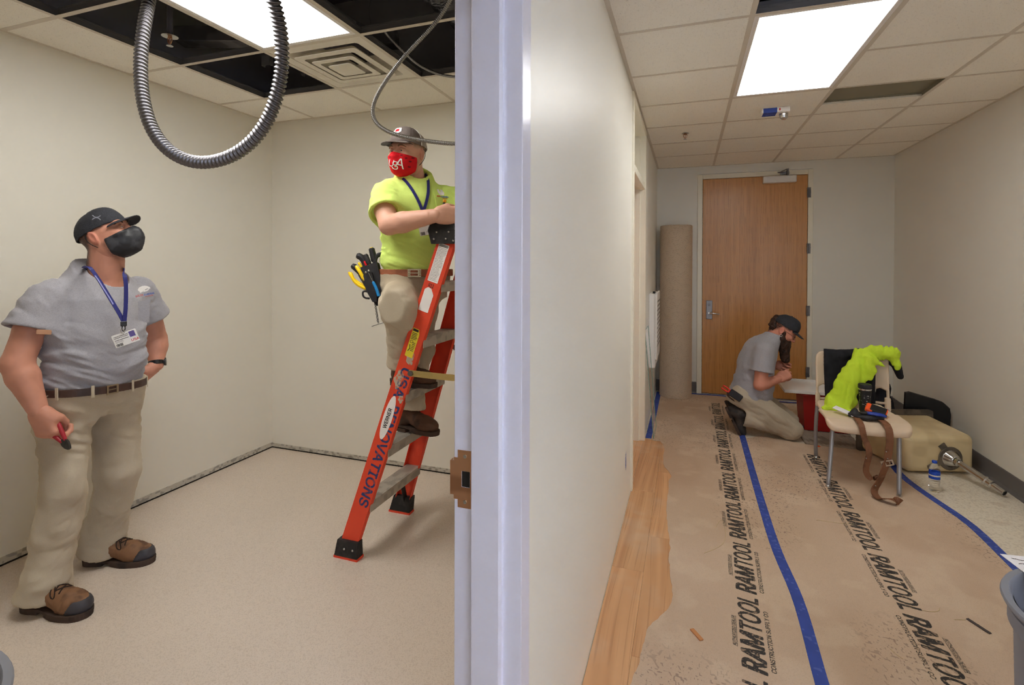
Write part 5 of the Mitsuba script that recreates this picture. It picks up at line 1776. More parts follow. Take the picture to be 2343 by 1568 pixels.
# ---- behind the chair
k = fresh('red_bin')
tag(k, 'deep red plastic bin under the white tray behind the beige chair', 'bin')
m = trimesh.convex.convex_hull(np.array([(x, y, z) for x, y, z in [(1.005, 5.17, .014), (1.345, 5.17, .014), (1.005, 5.46, .014), (1.345, 5.46, .014), (.985, 5.15, .345), (1.365, 5.15, .345), (.985, 5.48, .345), (1.365, 5.48, .345)]]))
put(k + '__body', m, 'mat_red_bin')
put(k + '__rim', cat_([rbox(.975, 1.375, 5.14, 5.155, .325, .351, .003), rbox(.975, .99, 5.14, 5.49, .325, .351, .003), rbox(1.36, 1.375, 5.14, 5.49, .325, .351, .003), rbox(.975, 1.375, 5.475, 5.49, .325, .351, .003)]), 'mat_red_bin')
k = fresh('white_tray')
tag(k, 'white shallow tray lying flat on the red bin in front of the kneeling man', 'tray')
put(k + '__base', rbox(.835, 1.30, 5.10, 5.62, .352, .360, .003), 'mat_white_tray')
put(k + '__rim', cat_([rbox(.828, 1.307, 5.092, 5.106, .352, .380, .003), rbox(.828, 1.307, 5.614, 5.628, .352, .380, .003), rbox(.828, .842, 5.092, 5.628, .352, .380, .003), rbox(1.293, 1.307, 5.092, 5.628, .352, .380, .003)]), 'mat_white_tray')


def ribbed_mat():
    nx, ny = 100, 90
    X, Y = np.meshgrid(np.linspace(.94, 1.36, nx), np.linspace(4.79, 5.62, ny), indexing='ij')
    Z = .005 + .0045 * np.sin((X * .9 + Y * .35) * 2 * np.pi / .034) + .004 * meshkit.noise(np.stack([X * 9, Y * 9, X * 0], -1))
    v = np.stack([X, Y, Z], -1).reshape(-1, 3)
    f = np.array(grid_faces(nx, ny, wrap_m=False))
    b = v.copy()
    b[:, 2] = -.003
    f2 = f[:, ::-1] + len(v)
    edge = []
    idx = np.arange(nx * ny).reshape(nx, ny)
    loop = np.r_[idx[:, 0], idx[-1, 1:], idx[-2::-1, -1], idx[0, -2:0:-1]]
    for a, c in zip(loop, np.roll(loop, -1)):
        edge += [(a, c, a + len(v)), (c, c + len(v), a + len(v))]
    m = trimesh.Trimesh(np.vstack([v, b]), np.vstack([f[:, ::-1], f2[:, ::-1], np.array(edge)[:, ::-1]]), process=False)
    m.fix_normals()
    return m


k = put('ribbed_mat', ribbed_mat(), 'mat_mat', True)
tag(k, 'grey brown ribbed mat on the floor under the red bin', 'mat')

mat('mat_dark_blue', C(52, 58, 78), .7, .2)
k = put('rag', sdf_mesh(lambda P: ell(P, (.955, 5.22, .026), (.055, .045, .018)) + .006 * ridges(P * 25, 1.0, 2), (.87, 5.14, -.0), (1.05, 5.30, .07), .005), 'mat_dark_blue', True)
tag(k, 'dark blue rag on the ribbed mat before the knees of the bearded man', 'rag')
# black panel, bag and cardboard against the right wall
bp = sg.Polygon([(0, 0), (.305, 0), (.305, .30), (.295, .355), (.255, .395), (.20, .415), (.03, .462), (0, .455)]).buffer(.003)
k = put('splash_guard', place(prism(bp, .03), (1.700, 5.055, -.002), np.stack([np.array([1.0, 0, 0]), np.array([0, -.10, .995]), np.array([0, -.995, -.10])], 1)), 'mat_black_plastic')
tag(k, 'black plastic panel with a rounded corner leaning behind the sink tub', 'panel')


def bag():
    def f(P):
        d = ell(P, (1.60, 5.27, .16), (.13, .12, .18))
        d = smin(d, chain(P, [(1.62, 5.25, .3), (1.625, 5.22, .50)], [.08, .030]), .08)
        return np.maximum(d + .014 * ridges(P * 9, 1.0, 6), -P[:, 2] - .002)
    return sdf_mesh(f, (1.40, 5.08, -.01), (1.82, 5.46, .58), .009)


k = put('black_bag', bag(), 'mat_black_cloth', True)
tag(k, 'black cloth bag slumped on the floor between the chair and the sink tub', 'bag')




# ---- grey bins at the lower corners
def grey_bin(cx, cy, top, r, label, handle):
    k = fresh('trash_can')
    tag(k, label, 'trash can')
    pr = [(0, 0), (r * .88, 0), (r * .90, .01), (r * .955, top - .075), (r * .96, top - .07), (r * 1.0, top - .066), (r * 1.0, top - .03), (r * .975, top - .028), (r * .98, top - .016), (r * 1.04, top - .014), (r * 1.055, top - .006), (r * 1.045, top), (r * .99, top), (r * .955, top - .01),
          (r * .94, top - .07), (r * .87, .02), (0, .02)]
    put(k + '__body', place(lathe(pr, 64), (cx, cy, 0)), 'mat_grey_bin', 40)
    for a in handle:
        A = rotz(a)
        h = m3.Manifold.hull_points([tuple(q) for q in [(r * .98, -.075, top - .008), (r * .98, .075, top - .008), (r * 1.16, -.055, top - .012), (r * 1.16, .055, top - .012), (r * .98, -.075, top - .075), (r * .98, .075, top - .075), (r * 1.14, -.05, top - .05), (r * 1.14, .05, top - .05)]])
        h2 = m3.Manifold.cube((.06, .07, .04), True).translate((r * 1.08, 0, top - .055))
        put(k + '__handle', place(tm(h - h2), (cx, cy, 0), A), 'mat_grey_bin')
    return k


grey_bin(-1.42, .40, .66, .255, 'grey plastic trash can in the near left corner of the left room', (2.2, -.94))
grey_bin(1.00, 1.52, .68, .25, 'grey plastic trash can at the right edge of the corridor under a paper sheet', (1.2, -1.9))
k = fresh('printed_sheet')
tag(k, 'white sheet of paper with handwriting lying across the grey trash can on the right', 'paper')
PA = (np.array([.8386, 1.7976, .6815]), np.stack([np.array([.993, .12, 0]), np.array([-.12, .993, 0]), np.array([0, 0, 1.0])], 1))
put(k + '__sheet', place(box(0, .28, -.215, 0, 0, .0012).subdivide_to_size(.03), *PA), 'mat_paper')
rg = random.Random(2)
scr = []
for i in range(9):
    y = -.195 + i * .0215
    scr.append(tube([(.015 + j * .010, y + (rg.random() - .5) * .009, .0016) for j in range(26)], .0008, 4))
put(k + '__handwriting', place(cat_(scr), *PA), 'mat_ink')
def standing_man():
    t = fresh('person')
    tag(t, 'standing man in grey t-shirt, dark cap and black face mask, looking up', 'person')
    O, R = np.array([-2.665, 1.61, 0]), rotz(-.04)
    prof = [(.84, .01, .150, .140, .205, 0), (.90, .01, .160, .135, .208, 0), (.95, .01, .176, .130, .212, 0), (1.02, .01, .196, .125, .219, .002), (1.10, .01, .198, .125, .220, .004), (1.18, .005, .185, .128, .217, .01),
            (1.26, 0, .162, .132, .210, .018), (1.33, 0, .136, .132, .200, .024), (1.385, -.005, .108, .124, .172, .028), (1.43, -.012, .088, .108, .138, .03), (1.475, -.02, .074, .090, .098, .03), (1.52, -.025, .064, .078, .078, .03), (1.56, -.025, .058, .072, .068, .03)]
    shR, elR, wrR = np.array([-2.675, 1.428, 1.345]), np.array([-2.665, 1.330, 1.075]), np.array([-2.585, 1.362, .872])
    shL, elL, wrL = np.array([-2.68, 1.862, 1.355]), np.array([-2.745, 1.975, 1.085]), np.array([-2.71, 1.955, .950])
    hipR, knR, anR = np.array([-2.675, 1.515, .90]), np.array([-2.605, 1.458, .485]), np.array([-2.640, 1.408, .09])
    hipL, knL, anL = np.array([-2.675, 1.715, .88]), np.array([-2.665, 1.735, .47]), np.array([-2.775, 1.725, .09])
    HO = np.array([-2.622, 1.656, 1.628])
    HR = rotz(.52) @ roty(-.47) @ rotx(.03)
    nb, nt = np.array([-2.658, 1.668, 1.40]), HO + HR @ np.array([-.030, 0, -.055])
    armprof = lambda P, sh, el, wr: chain(P, [sh, sh + (el - sh) * .5, el, el + (wr - el) * .28, wr], [.048, .056, .054, .056, .034], .012)

    def body(P):
        d = loft(P, O, R, [(a, b, c - .032, e - .032, f - .034, g) for a, b, c, e, f, g in prof[:-4]])
        d = smin(d, cone(P, nb, nt, .074, .071), .03)
        d = smin(d, armprof(P, shR, elR, wrR), .012)
        d = smin(d, armprof(P, shL, elL, wrL), .012)
        d = smin(d, chain(P, [hipR, knR, anR], [.085, .05, .038]), .03)
        return smin(d, chain(P, [hipL, knL, anL], [.085, .05, .038]), .03)
    bm = sdf_mesh(body, (-3.0, 1.2, .03), (-2.35, 2.1, 1.62), .008)
    hm = place(sdf_mesh(lambda P: smin(head_sdf(P, None), cone(P, (-.03, 0, -.05), HR.T @ (nb - HO), .067, .074), .03), (-.13, -.11, -.17), (.14, .11, .14), .0036), HO, HR)
    handR = hand_mesh(wrR, (.28, .16, -.95), (.92, .25, .3), GRIP, TH_GRIP, size=1.12)
    handL = hand_mesh(wrL, (-.32, -.55, -.77), (.55, -.5, .2), FIST, TH_SIDE, left=True, size=1.08)
    m = cat_([bm, hm, handR, handL])
    put(t + '__body', m, 'mat_skin', True, color=skin_colours(m, (186, 130, 108), HO, HR, hair=(58, 42, 34), stubble=(92, 62, 50)))
    eyeball(t, HO, HR, (1, .1, .25), (70, 92, 110))
    eyebrows(t, HO, HR, 'mat_hair')
    put(t + '__bandage', drape(prism(sg.box(-.022, -.006, .022, .006).buffer(.004), .0012).subdivide_to_size(.01), cast(54, 775, body, 1.6, 1.2), (.8, .6, -.1), (0.1, 0, 1), body, .0008), 'mat_bandage')

    # t-shirt, tucked in
    eR, eL = shR + (elR - shR) * .46, shL + (elL - shL) * .50

    def shirt(P, fold=True):
        q = (P - O) @ R
        w = 0.0
        ws = 0.0
        if fold:
            g = np.c_[q[:, 0] * 4, q[:, 1] * 4 + q[:, 2] * 1.5, q[:, 2] * 15 - 6 * np.abs(q[:, 1]) + 2.0 * q[:, 1]]
            k = np.clip((1.36 - P[:, 2]) / .2, .12, 1) * np.clip(.3 + np.abs(q[:, 1]) * 4 + (1.12 - q[:, 2]) * 2.2, .3, 1.15)
            w = .015 * k * folds(g, 11) + .004 * (meshkit.noise(P * 18, 5) - .5)
            ws = .009 * folds(np.c_[q[:, 0] * 9, q[:, 1] * 16 + q[:, 2] * 6, q[:, 2] * 9], 9)
        d = loft(P, O, R, prof) + w
        d = smin(d, limb_cloth(P, shR + [.0, .012, -.002], elR, eR + (elR - shR) * .04, .080, .097, ws), .06)
        d = smin(d, limb_cloth(P, shL + [.0, -.012, -.002], elL, eL, .080, .094, ws), .06)
        if fold:
            arm = np.exp(-((np.abs(q[:, 1] - .02) - .165) / .022) ** 2) * np.clip((1.40 - q[:, 2]) / .08, 0, 1) * np.clip((q[:, 2] - 1.12) / .1, 0, 1)
            d = d + .006 * arm
        d = np.maximum(d, .915 - P[:, 2] - .055 * q[:, 1])
        d = np.maximum(d, (P[:, 2] - 1.438) - (-.55) * (q[:, 0] - .055))
        nk = cone(P, nb + [.030, 0, .035], nt + [.03, 0, .1], .081, .085)
        rim = cone(P, nb + [.030, 0, .035], nt + [.03, 0, .1], .097, .101)
        d = d - .0022 * np.clip(-rim / .004, 0, 1)
        return smax(d, -nk, .006)
    sm = sdf_mesh(shirt, (-2.95, 1.2, .90), (-2.38, 2.12, 1.53), .006)
    put(t + '__shirt', sm, 'mat_shirt_grey', True)
    plain = lambda P: shirt(P)

    # trousers
    tprof = [(.78, .0, .135, .150, .190, 0), (.86, .01, .150, .148, .206, 0), (.94, .01, .172, .134, .214, 0)]

    def legs(P):
        q = (P - O) @ R
        g = np.c_[q[:, 0] * 5, q[:, 1] * 5, q[:, 2] * 9 + 3 * q[:, 1]]
        low = np.clip((.5 - P[:, 2]) / .3, 0, 1)
        w = .011 * folds(np.c_[q[:, 0] * 6 + q[:, 2] * 2, q[:, 1] * 6 - q[:, 2] * 2, q[:, 2] * 2.4], 25) + .017 * low * folds(np.c_[q[:, 0] * 5 + q[:, 2] * 4, q[:, 1] * 5 - q[:, 2] * 5, q[:, 2] * 5], 21)
        w = w * np.clip((.93 - P[:, 2]) / .12, 0, 1) * np.clip((P[:, 2] - .05) / .1, .2, 1) + .007 * (meshkit.noise(P * 9, 7) - .5)
        w = w + .006 * ridges(np.c_[q[:, 0] * 8, q[:, 1] * 8, q[:, 2] * 24 + q[:, 1] * 10], 1.0, 23) * np.clip((P[:, 2] - .55) / .1, 0, 1) * np.clip((.9 - P[:, 2]) / .05, 0, 1)
        a = limb_cloth(P, knR, anR, anR + (anR - knR) / np.linalg.norm(anR - knR) * .04, .088, .100, w)
        a = smin(a, cone(P, hipR, knR, .118, .088) + w, .02)
        b = limb_cloth(P, knL, anL, anL + (anL - knL) / np.linalg.norm(anL - knL) * .035, .096, .102, w)
        b = smin(b, cone(P, hipL, knL, .120, .096) + w, .02)
        d = smin(np.minimum(a, b), loft(P, O, R, tprof) + w, .05)
        cr = np.exp(-((q[:, 1]) / .006) ** 2) * (q[:, 0] > .06) * np.clip((P[:, 2] - .68) / .05, 0, 1)
        return np.maximum(d + .004 * cr, np.maximum(P[:, 2] - .935, .035 - P[:, 2]))
    put(t + '__trousers', sdf_mesh(legs, (-2.98, 1.22, .02), (-2.4, 1.95, .95), .0065), 'mat_khaki', True)
    # belt, buckle, loops
    Rb = R @ rotx(.0)
    ring = loft_ring(O, R, prof, .922, 96, grow=.004)
    tilt = lambda v: np.c_[v[:, :2], v[:, 2] - .055 * ((v - O) @ R)[:, 1]]
    ring = tilt(ring)
    bk = t + '__belt'
    put(bk + '__strap', ring_band(ring, .034, .0045, R[:, 2]), 'mat_belt_brown')
    p = tilt(loft_ring(O, R, prof, .922, 1, grow=.010, a0=-.1))[0]
    fr = sg.box(-.024, -.021, .024, .021).difference(sg.box(-.018, -.015, .016, .015))
    put(bk + '__buckle', place(cat_([prism(fr, .004), box(-.018, .02, -.0015, .0015, 0, .004)]), p, np.stack([R[:, 1], R[:, 2], R[:, 0]], 1)), 'mat_buckle')
    for a in (-1.1, -.5, .42, 1.0):
        p = tilt(loft_ring(O, R, prof, .922, 1, grow=.0095, a0=a))[0]
        out = p - (O + [0, 0, .922])
        put(t + '__trousers__belt_loop', place(rbox(-.006, .006, -.027, .027, -.002, .002, .001), p, np.stack([np.cross([0, 0, 1], out / np.linalg.norm(out)), [0, 0, 1], out / np.linalg.norm(out)], 1)), 'mat_khaki')
    boot(t, 'boot', (-2.712, 1.385, 0), (-2.392, 1.428, 0), 0, 1.05)
    boot(t, 'boot', (-2.835, 1.690, 0), (-2.525, 1.800, 0), 0, 1.05)
    ck_, cf, Rt = cap(t, HO, HR, 'mat_cap_dark', 'mat_cap_dark', tilt=.10, droop=.25, curve=3.6, vis_len=.08, drop=.013)
    mask(t, HO, HR, 'mat_mask_black', True, 1.3)
    # cap emblem: two crossing arcs
    em = cat_([tube(spline([(-.014, .010 * s, 0), (-.005, .002 * s, 0), (.005, .002 * s, 0), (.014, .010 * s, 0)], 14), .0022, 6) for s in (-1, 1)])
    c = cast(211, 481, cf, 1.9, .8)
    nrm = c - (HO + HR @ np.array([0, 0, .03]))
    nrm /= np.linalg.norm(nrm)
    ax = frame(nrm)
    put(ck_ + '__emblem', drape(place(em, (0, 0, 0), rotz(0.0)), c, ax[:, 1], ax[:, 2], cf, .001), 'mat_cap_logo')

    # lanyard and badge
    def strip(pxs, w, m_, key):
        pts = spline(np.array([cast(x, y, plain, 1.7, 1.0) for x, y in pxs]), 32)
        e = 1e-3
        nrm = np.stack([plain(pts + np.eye(3)[k] * e) - plain(pts - np.eye(3)[k] * e) for k in range(3)], 1)
        nrm = nrm / np.linalg.norm(nrm, axis=1, keepdims=True)
        for _ in range(3):
            nrm[1:-1] = (nrm[:-2] + nrm[1:-1] + nrm[2:]) / 3
        return put(key, ribbon(pts + nrm * .004, nrm, w, .0018), m_), pts, nrm
    lk = t + '__lanyard'
    both = lambda P: np.minimum(plain(P), cone(P, nb, nt, .076, .073))
    neck_strap(lk + '__strap', both, both, lambda P: cone(P, nb, nt, .079, .076), [(203, 610), (211, 622), (226, 643), (250, 683), (268, 712), (282, 737)], [(284, 628), (287, 645), (287, 680), (286, 712), (283, 737)], (nb + nt) / 2, R, .017, 'mat_lanyard', 1.7)
    _, pts, nr = strip([(217, 631), (232, 655), (247, 679), (258, 697)], .0045, 'mat_lanyard_print', lk + '__print')
    c = cast(283, 742, plain, 1.7, 1.0)
    f = np.array([.80, -.6, 0]) / 1.0
    B = np.stack([np.cross([0, 0, 1], f), [0, 0, 1.0], f], 1)
    put(lk + '__clip', cat_([place(rbox(-.011, .011, -.009, .012, 0, .006, .002), c, B), place(tube(spline([(-.004, -.008, .003), (-.005, -.02, .004), (0, -.03, .004), (.005, -.02, .004), (.004, -.008, .003)], 14), .002, 6), c, B)]), 'mat_black_plastic')
    c = cast(288, 774, plain, 1.7, 1.0) + f * .004
    B2 = B @ rotz(.33)
    fl = lambda mm, z=0.0: place(mm, c + B2[:, 2] * z, B2)
    kb = lk + '__badge'
    put(kb, fl(rbox(-.043, .043, -.027, .027, 0, .002, .0008)), 'mat_badge')
    put(lk + '__badge_photo', fl(box(.016, .036, -.001, .023, .002, .0024)), 'mat_photo')
    put(lk + '__badge_print', fl(cat_([box(-.038, .012, z, z + .002, .002, .0024) for z in (.016, .010, .001)] + [box(-.038, -.010, z, z + .001, .002, .0024) for z in (-.004, -.008)] + [box(-.038 + i * .0034, -.0362 + i * .0034 + (.0008 if i % 3 else 0), -.024, -.013, .002, .0024) for i in range(7)])), 'mat_ink')
    put(lk + '__badge_letters', fl(place(text('USA', .010, .0004, True), (.014, -.02, .002))), 'mat_red_ink')
    put(lk + '__badge_clip', fl(cat_([tube(spline([(0, .022, .003), (-.006, .03, .004), (.0, .042, .004), (.006, .03, .004), (0, .022, .003)], 16), .0014, 6)])), 'mat_steel')
    # breast pocket and the emblem over it
    pk = [(316, 694), (346, 688), (343, 742), (333, 746), (316, 738)]
    pp = np.array([cast(x, y, plain, 1.7, 1.0) for x, y in pk])
    cc = pp.mean(0)
    ax_a = pp[1] - pp[0]
    ax_a /= np.linalg.norm(ax_a)
    ax_b = np.array([0, 0, 1.0]) - ax_a * ax_a[2]
    loc = [((p - cc) @ ax_a, (p - cc) @ ax_b) for p in pp]
    pm = prism(sg.Polygon(loc), .0035)
    pm = pm.subdivide_to_size(.012)
    put(t + '__shirt__pocket', drape(pm, cc, ax_a, ax_b, plain, .0008), 'mat_shirt_grey')
    c = cast(330, 664, plain, 1.7, 1.0)
    blob = sg.Point(0, 0).buffer(.017).union(sg.Polygon([(-.018, .0), (-.012, -.02), (-.004, -.012), (.004, -.008), (.020, -.004), (.018, .006)])).difference(sg.Polygon([(.004, -.010), (.014, -.004), (.012, -.0005), (.002, -.005)])).difference(sg.Point(-.003, -.013).buffer(.002))
    put(t + '__shirt__emblem', drape(prism(shapely.affinity.scale(blob, 1.25, .8), .0008), c, ax_a, ax_b, plain, .0012), 'mat_white_cloth')
    for s_, col, dx in (('SOUTH', 'mat_red_ink', -.036), ('ALABAMA', 'mat_blue_ink', -.006)):
        put(t + '__shirt__lettering', drape(place(text_fit(s_, .028 if dx < -.01 else .040, .0085, .0006, True, .15), (dx, -.031, 0)), c, ax_a, ax_b, plain, .0012), col)
    put(t + '__shirt__lettering', drape(place(text_fit('FACILITIES', .03, .004, .0006, True), (-.002, -.038, 0)), c, ax_a, ax_b, plain, .0012), 'mat_red_ink')
    # watch on the left wrist
    x = (wrL - elL) / np.linalg.norm(wrL - elL)
    A = frame(x, (.6, .7, .2))
    wc = wrL - x * .012
    ring = np.array([wc + A @ np.array([0, .0385 * math.cos(a), .0345 * math.sin(a)]) for a in np.linspace(0, 2 * np.pi, 40, endpoint=False)])
    wk = t + '__watch'
    put(wk + '__strap', ring_band(ring, .022, .003, x), 'mat_watch')
    put(wk + '__case', place(cat_([trimesh.creation.cylinder(.021, .010, sections=28)]), wc + A @ np.array([0, 0.0, .039]), A @ np.eye(3)), 'mat_watch', 30)

    # pliers held in the right hand
    k = fresh('pliers')
    tag(k, 'pliers with dark red handles held by the man in the black mask', 'pliers')
    hc_ = handR.vertices.mean(0)
    tip = np.array([-2.462, 1.402, .716])
    x = tip - (wrR + np.array([.045, .03, -.075]))
    L = np.linalg.norm(x)
    A = frame(x, (.3, -.9, .2))
    o = tip - A[:, 0] * .205

    def seg(p, r):
        return place(tube(spline(p, 18), r, 10), o, A)
    rr = np.interp(np.linspace(0, 1, 18), [0, .1, .8, 1], [.007, .009, .0085, .006])
    put(k + '__handle', seg([(-.0, .022, 0), (.05, .026, 0), (.115, .018, 0), (.172, .006, 0)], rr), 'mat_plier_red', True)
    put(k + '__handle', seg([(-.0, -.022, 0), (.05, -.026, 0), (.115, -.018, 0), (.172, -.006, 0)], rr), 'mat_plier_red', True)
    jaw = sg.Polygon([(.158, .006), (.166, .011), (.178, .012), (.194, .009), (.206, .003), (.206, -.003), (.194, -.009), (.178, -.012), (.166, -.011), (.158, -.006)]).buffer(.002)
    put(k + '__jaws', place(cat_([prism(jaw, .011, -.0055), place(trimesh.creation.cylinder(.008, .014, sections=20), (.172, 0, 0))]), o, A), 'mat_dark_steel')


mat('mat_plier_red', C(150, 30, 42), .4, .45)
mat('mat_dark_steel', C(70, 68, 68), .35, .5, metallic=.8)
standing_man()
def man_on_ladder():
    t = fresh('person')
    tag(t, 'man in a lime green t-shirt and red face mask standing on the orange ladder', 'person')
    O, R = np.array([-1.425, 2.475, .53]), rotz(-.74)
    W = .94
    prof = [(.84, .01, .145, .140, .200, 0), (.90, .01, .150, .135, .198, 0), (.95, .01, .160, .130, .198, 0), (1.02, .01, .168, .125, .200, 0), (1.10, .01, .168, .125, .202, 0), (1.18, .005, .164, .128, .206, 0),
            (1.26, 0, .155, .130, .208, 0), (1.33, 0, .134, .130, .188, 0), (1.385, -.005, .106, .120, .148, 0), (1.43, -.012, .086, .105, .116, 0), (1.475, -.02, .072, .088, .100, 0), (1.52, -.022, .062, .074, .076, 0), (1.56, -.022, .056, .068, .066, 0)]
    to = lambda x, y, z: O + R @ np.array([x, y, z])
    shR, elR, wrR = to(.02, -.190, 1.330), np.array([-1.425, 2.215, 1.695]), np.array([-1.150, 2.205, 1.735])
    shL, elL, wrL = to(.02, .195, 1.335), np.array([-1.06, 2.60, 1.66]), np.array([-1.04, 2.42, 1.775])
    hipR, knR, anR = np.array([-1.515, 2.440, 1.410]), np.array([-1.368, 2.225, 1.285]), np.array([-1.42, 2.345, .955])
    hipL, knL, anL = np.array([-1.415, 2.520, 1.390]), np.array([-1.415, 2.495, 1.02]), np.array([-1.445, 2.448, .685])
    HO = np.array([-1.442, 2.424, 2.094])
    HR = rotz(-1.74) @ roty(.02) @ rotx(-.02)
    nb, nt = to(-.015, 0, 1.42), HO + HR @ np.array([-.030, 0, -.055])

    def body(P):
        d = loft(P, O, R, [(a, b, c - .032, e - .032, f - .034, g) for a, b, c, e, f, g in prof[:-4]])
        d = smin(d, cone(P, nb, nt, .064, .058), .03)
        d = smin(d, chain(P, [shR, shR + (elR - shR) * .5, elR, elR + (wrR - elR) * .3, wrR], [.055, .056, .050, .053, .033], .012), .03)
        d = smin(d, chain(P, [shL, shL + (elL - shL) * .5, elL, elL + (wrL - elL) * .3, wrL], [.055, .056, .050, .053, .033], .012), .03)
        d = smin(d, chain(P, [hipR, knR, anR], [.085, .05, .04]), .03)
        return smin(d, chain(P, [hipL, knL, anL], [.085, .05, .04]), .03)
    bm = sdf_mesh(body, (-1.75, 1.98, .62), (-.85, 2.8, 2.08), .009)
    hm = place(sdf_mesh(lambda P: smin(head_sdf(P, None), cone(P, (-.03, 0, -.05), HR.T @ (nb - HO), .056, .064), .03), (-.13, -.11, -.17), (.14, .11, .14), .0036), HO, HR)
    handR = hand_mesh(wrR, (.86, .5, .02), (.1, .1, 1), GRIP, TH_SIDE, size=1.05)
    handL = hand_mesh(wrL, (.2, -.9, -.2), (.5, .1, .8), GRIP, TH_SIDE, left=True, size=1.05)
    m = cat_([bm, hm, handR, handL])
    put(t + '__body', m, 'mat_skin', True, color=skin_colours(m, (206, 156, 134), HO, HR, hair=(150, 122, 100), stubble=(168, 124, 104)))
    eyeball(t, HO, HR, (1, .25, -.1), (80, 90, 90))
    eyebrows(t, HO, HR, 'mat_brow')
    eR, eL = shR + (elR - shR) * .62, shL + (elL - shL) * .5

    def shirt(P):
        q = (P - O) @ R
        g = np.c_[q[:, 0] * 4, q[:, 1] * 4 + q[:, 2] * 2, q[:, 2] * 13 + 5 * q[:, 1]]
        w = .015 * np.clip((1.38 - q[:, 2]) / .2, .15, 1) * folds(g, 31) * np.clip(.25 + (1.12 - q[:, 2]) * 2.5 + np.abs(q[:, 1]) * 3, .25, 1.1) + .004 * (meshkit.noise(P * 16, 5) - .5)
        ws = .009 * folds(np.c_[q[:, 0] * 12, q[:, 1] * 10 + q[:, 2] * 8, q[:, 2] * 10], 9)
        d = loft(P, O, R, prof) + w
        d = smin(d, limb_cloth(P, shR + R @ np.array([0, .02, .01]), elR, eR, .076, .090, ws), .07)
        d = smin(d, limb_cloth(P, shL, elL, eL, .084, .090, ws), .055)
        d = np.maximum(d, .912 - q[:, 2])
        d = np.maximum(d, (q[:, 2] - 1.455) + .55 * (q[:, 0] - .05))
        nk = cone(P, nb + R @ np.array([.022, 0, .035]), nt + [0, 0, .1], .069, .073)
        rim = cone(P, nb + R @ np.array([.022, 0, .035]), nt + [0, 0, .1], .084, .088)
        d = d - .0022 * np.clip(-rim / .004, 0, 1)
        return smax(d, -nk, .006)
    put(t + '__shirt', sdf_mesh(shirt, (-1.78, 2.02, 1.42), (-1.0, 2.85, 2.08), .006), 'mat_shirt_lime', True)
    tprof = [(.78, .0, .125, .150, .185, 0), (.86, .01, .140, .148, .198, 0), (.94, .01, .155, .134, .197, 0)]

    def legs(P):
        q = (P - O) @ R
        w = .009 * folds(np.c_[P[:, 0] * 6, P[:, 1] * 6, P[:, 2] * 3], 25) + .009 * folds(np.c_[P[:, 0] * 7 + P[:, 2] * 5, P[:, 1] * 5, P[:, 2] * 7], 28) + .007 * (meshkit.noise(P * 9, 7) - .5)
        w = w * np.clip((.93 - q[:, 2]) / .10, 0.05, 1)
        uR, uL = (anR - knR) / np.linalg.norm(anR - knR), (anL - knL) / np.linalg.norm(anL - knL)
        a = limb_cloth(P, knR, anR, anR - uR * .02, .088, .086, w)
        a = smin(a, cone(P, hipR, knR, .118, .078) + w, .11)
        b = limb_cloth(P, knL, anL, anL - uL * .02, .090, .086, w)
        b = smin(b, cone(P, hipL, knL, .122, .092) + w, .03)
        d = smin(np.minimum(a, b), loft(P, O, R, tprof) + w, .05)
        return np.maximum(d, q[:, 2] - .935)
    put(t + '__trousers', sdf_mesh(legs, (-1.72, 2.15, .6), (-1.0, 2.75, 1.48), .0065), 'mat_khaki', True)
    ring = loft_ring(O, R, prof, .922, 96, grow=.004)
    put(t + '__belt__strap', ring_band(ring, .038, .0045, R[:, 2]), 'mat_belt_tan')
    p = loft_ring(O, R, prof, .922, 1, grow=.010, a0=-.35)[0]
    A = np.stack([R @ np.array([.34, .94, 0]), R[:, 2], R @ np.array([.94, -.34, 0])], 1)
    fr = sg.box(-.034, -.021, .034, .021).difference(sg.box(-.020, -.014, .018, .014))
    put(t + '__belt__buckle', place(cat_([prism(fr, .005), box(-.024, .028, -.002, .002, 0, .006)] + [place(trimesh.creation.icosphere(1, .004), (x, y, .004)) for x in (-.027, .027) for y in (-.012, 0, .012)]), p, A), 'mat_buckle')
    boot(t, 'boot', (-1.500, 2.372, .862), (-1.222, 2.325, .862), None, .95, 'mat_leather_dark', cap_toe=False, western=True, laces=False)
    boot(t, 'boot', (-1.527, 2.462, .592), (-1.245, 2.392, .592), None, .95, 'mat_leather_dark', cap_toe=False, western=True, laces=False)
    ck_, cf, Rt = cap(t, HO, HR, 'mat_cap_grey', 'mat_cap_grey', tilt=.12, panel='mat_cap_mesh', droop=.35, vis_len=.086, under='mat_black_plastic')
    rim = tube([trace(lambda P: cf(P), HO + HR @ (Rt @ np.array([-.002, 1.2 * math.sin(a), .036 + 1.2 * math.cos(a)])), HR @ (Rt @ np.array([0, -math.sin(a), -math.cos(a)])), 1.3)[0] for a in np.linspace(-1.5, 1.5, 40)], .0028, 6)
    put(ck_ + '__piping', rim, 'mat_white_cloth', True)
    pat = prism(sg.Polygon([(-.024, -.012), (-.018, .015), (.020, .018), (.026, -.004), (.012, -.014)]).buffer(.002), .0012).subdivide_to_size(.008)
    c0 = HO + HR @ (Rt @ np.array([.085, .0, .092]))
    nrm = HR @ (Rt @ np.array([.8, 0, .6]))
    sidev = HR[:, 1]
    put(ck_ + '__patch', drape(pat, c0, sidev, np.cross(nrm, sidev), cf, .0012), 'mat_white_cloth')
    pat2 = prism(sg.Polygon([(-.012, -.007), (-.006, .010), (.012, .008), (.014, -.004)]), .0012).subdivide_to_size(.008)
    put(ck_ + '__patch_motif', drape(pat2, c0, sidev, np.cross(nrm, sidev), cf, .0022), 'mat_mask_red')
    mk, mf = mask(t, HO, HR, 'mat_mask_red', False, .86, back=.012)
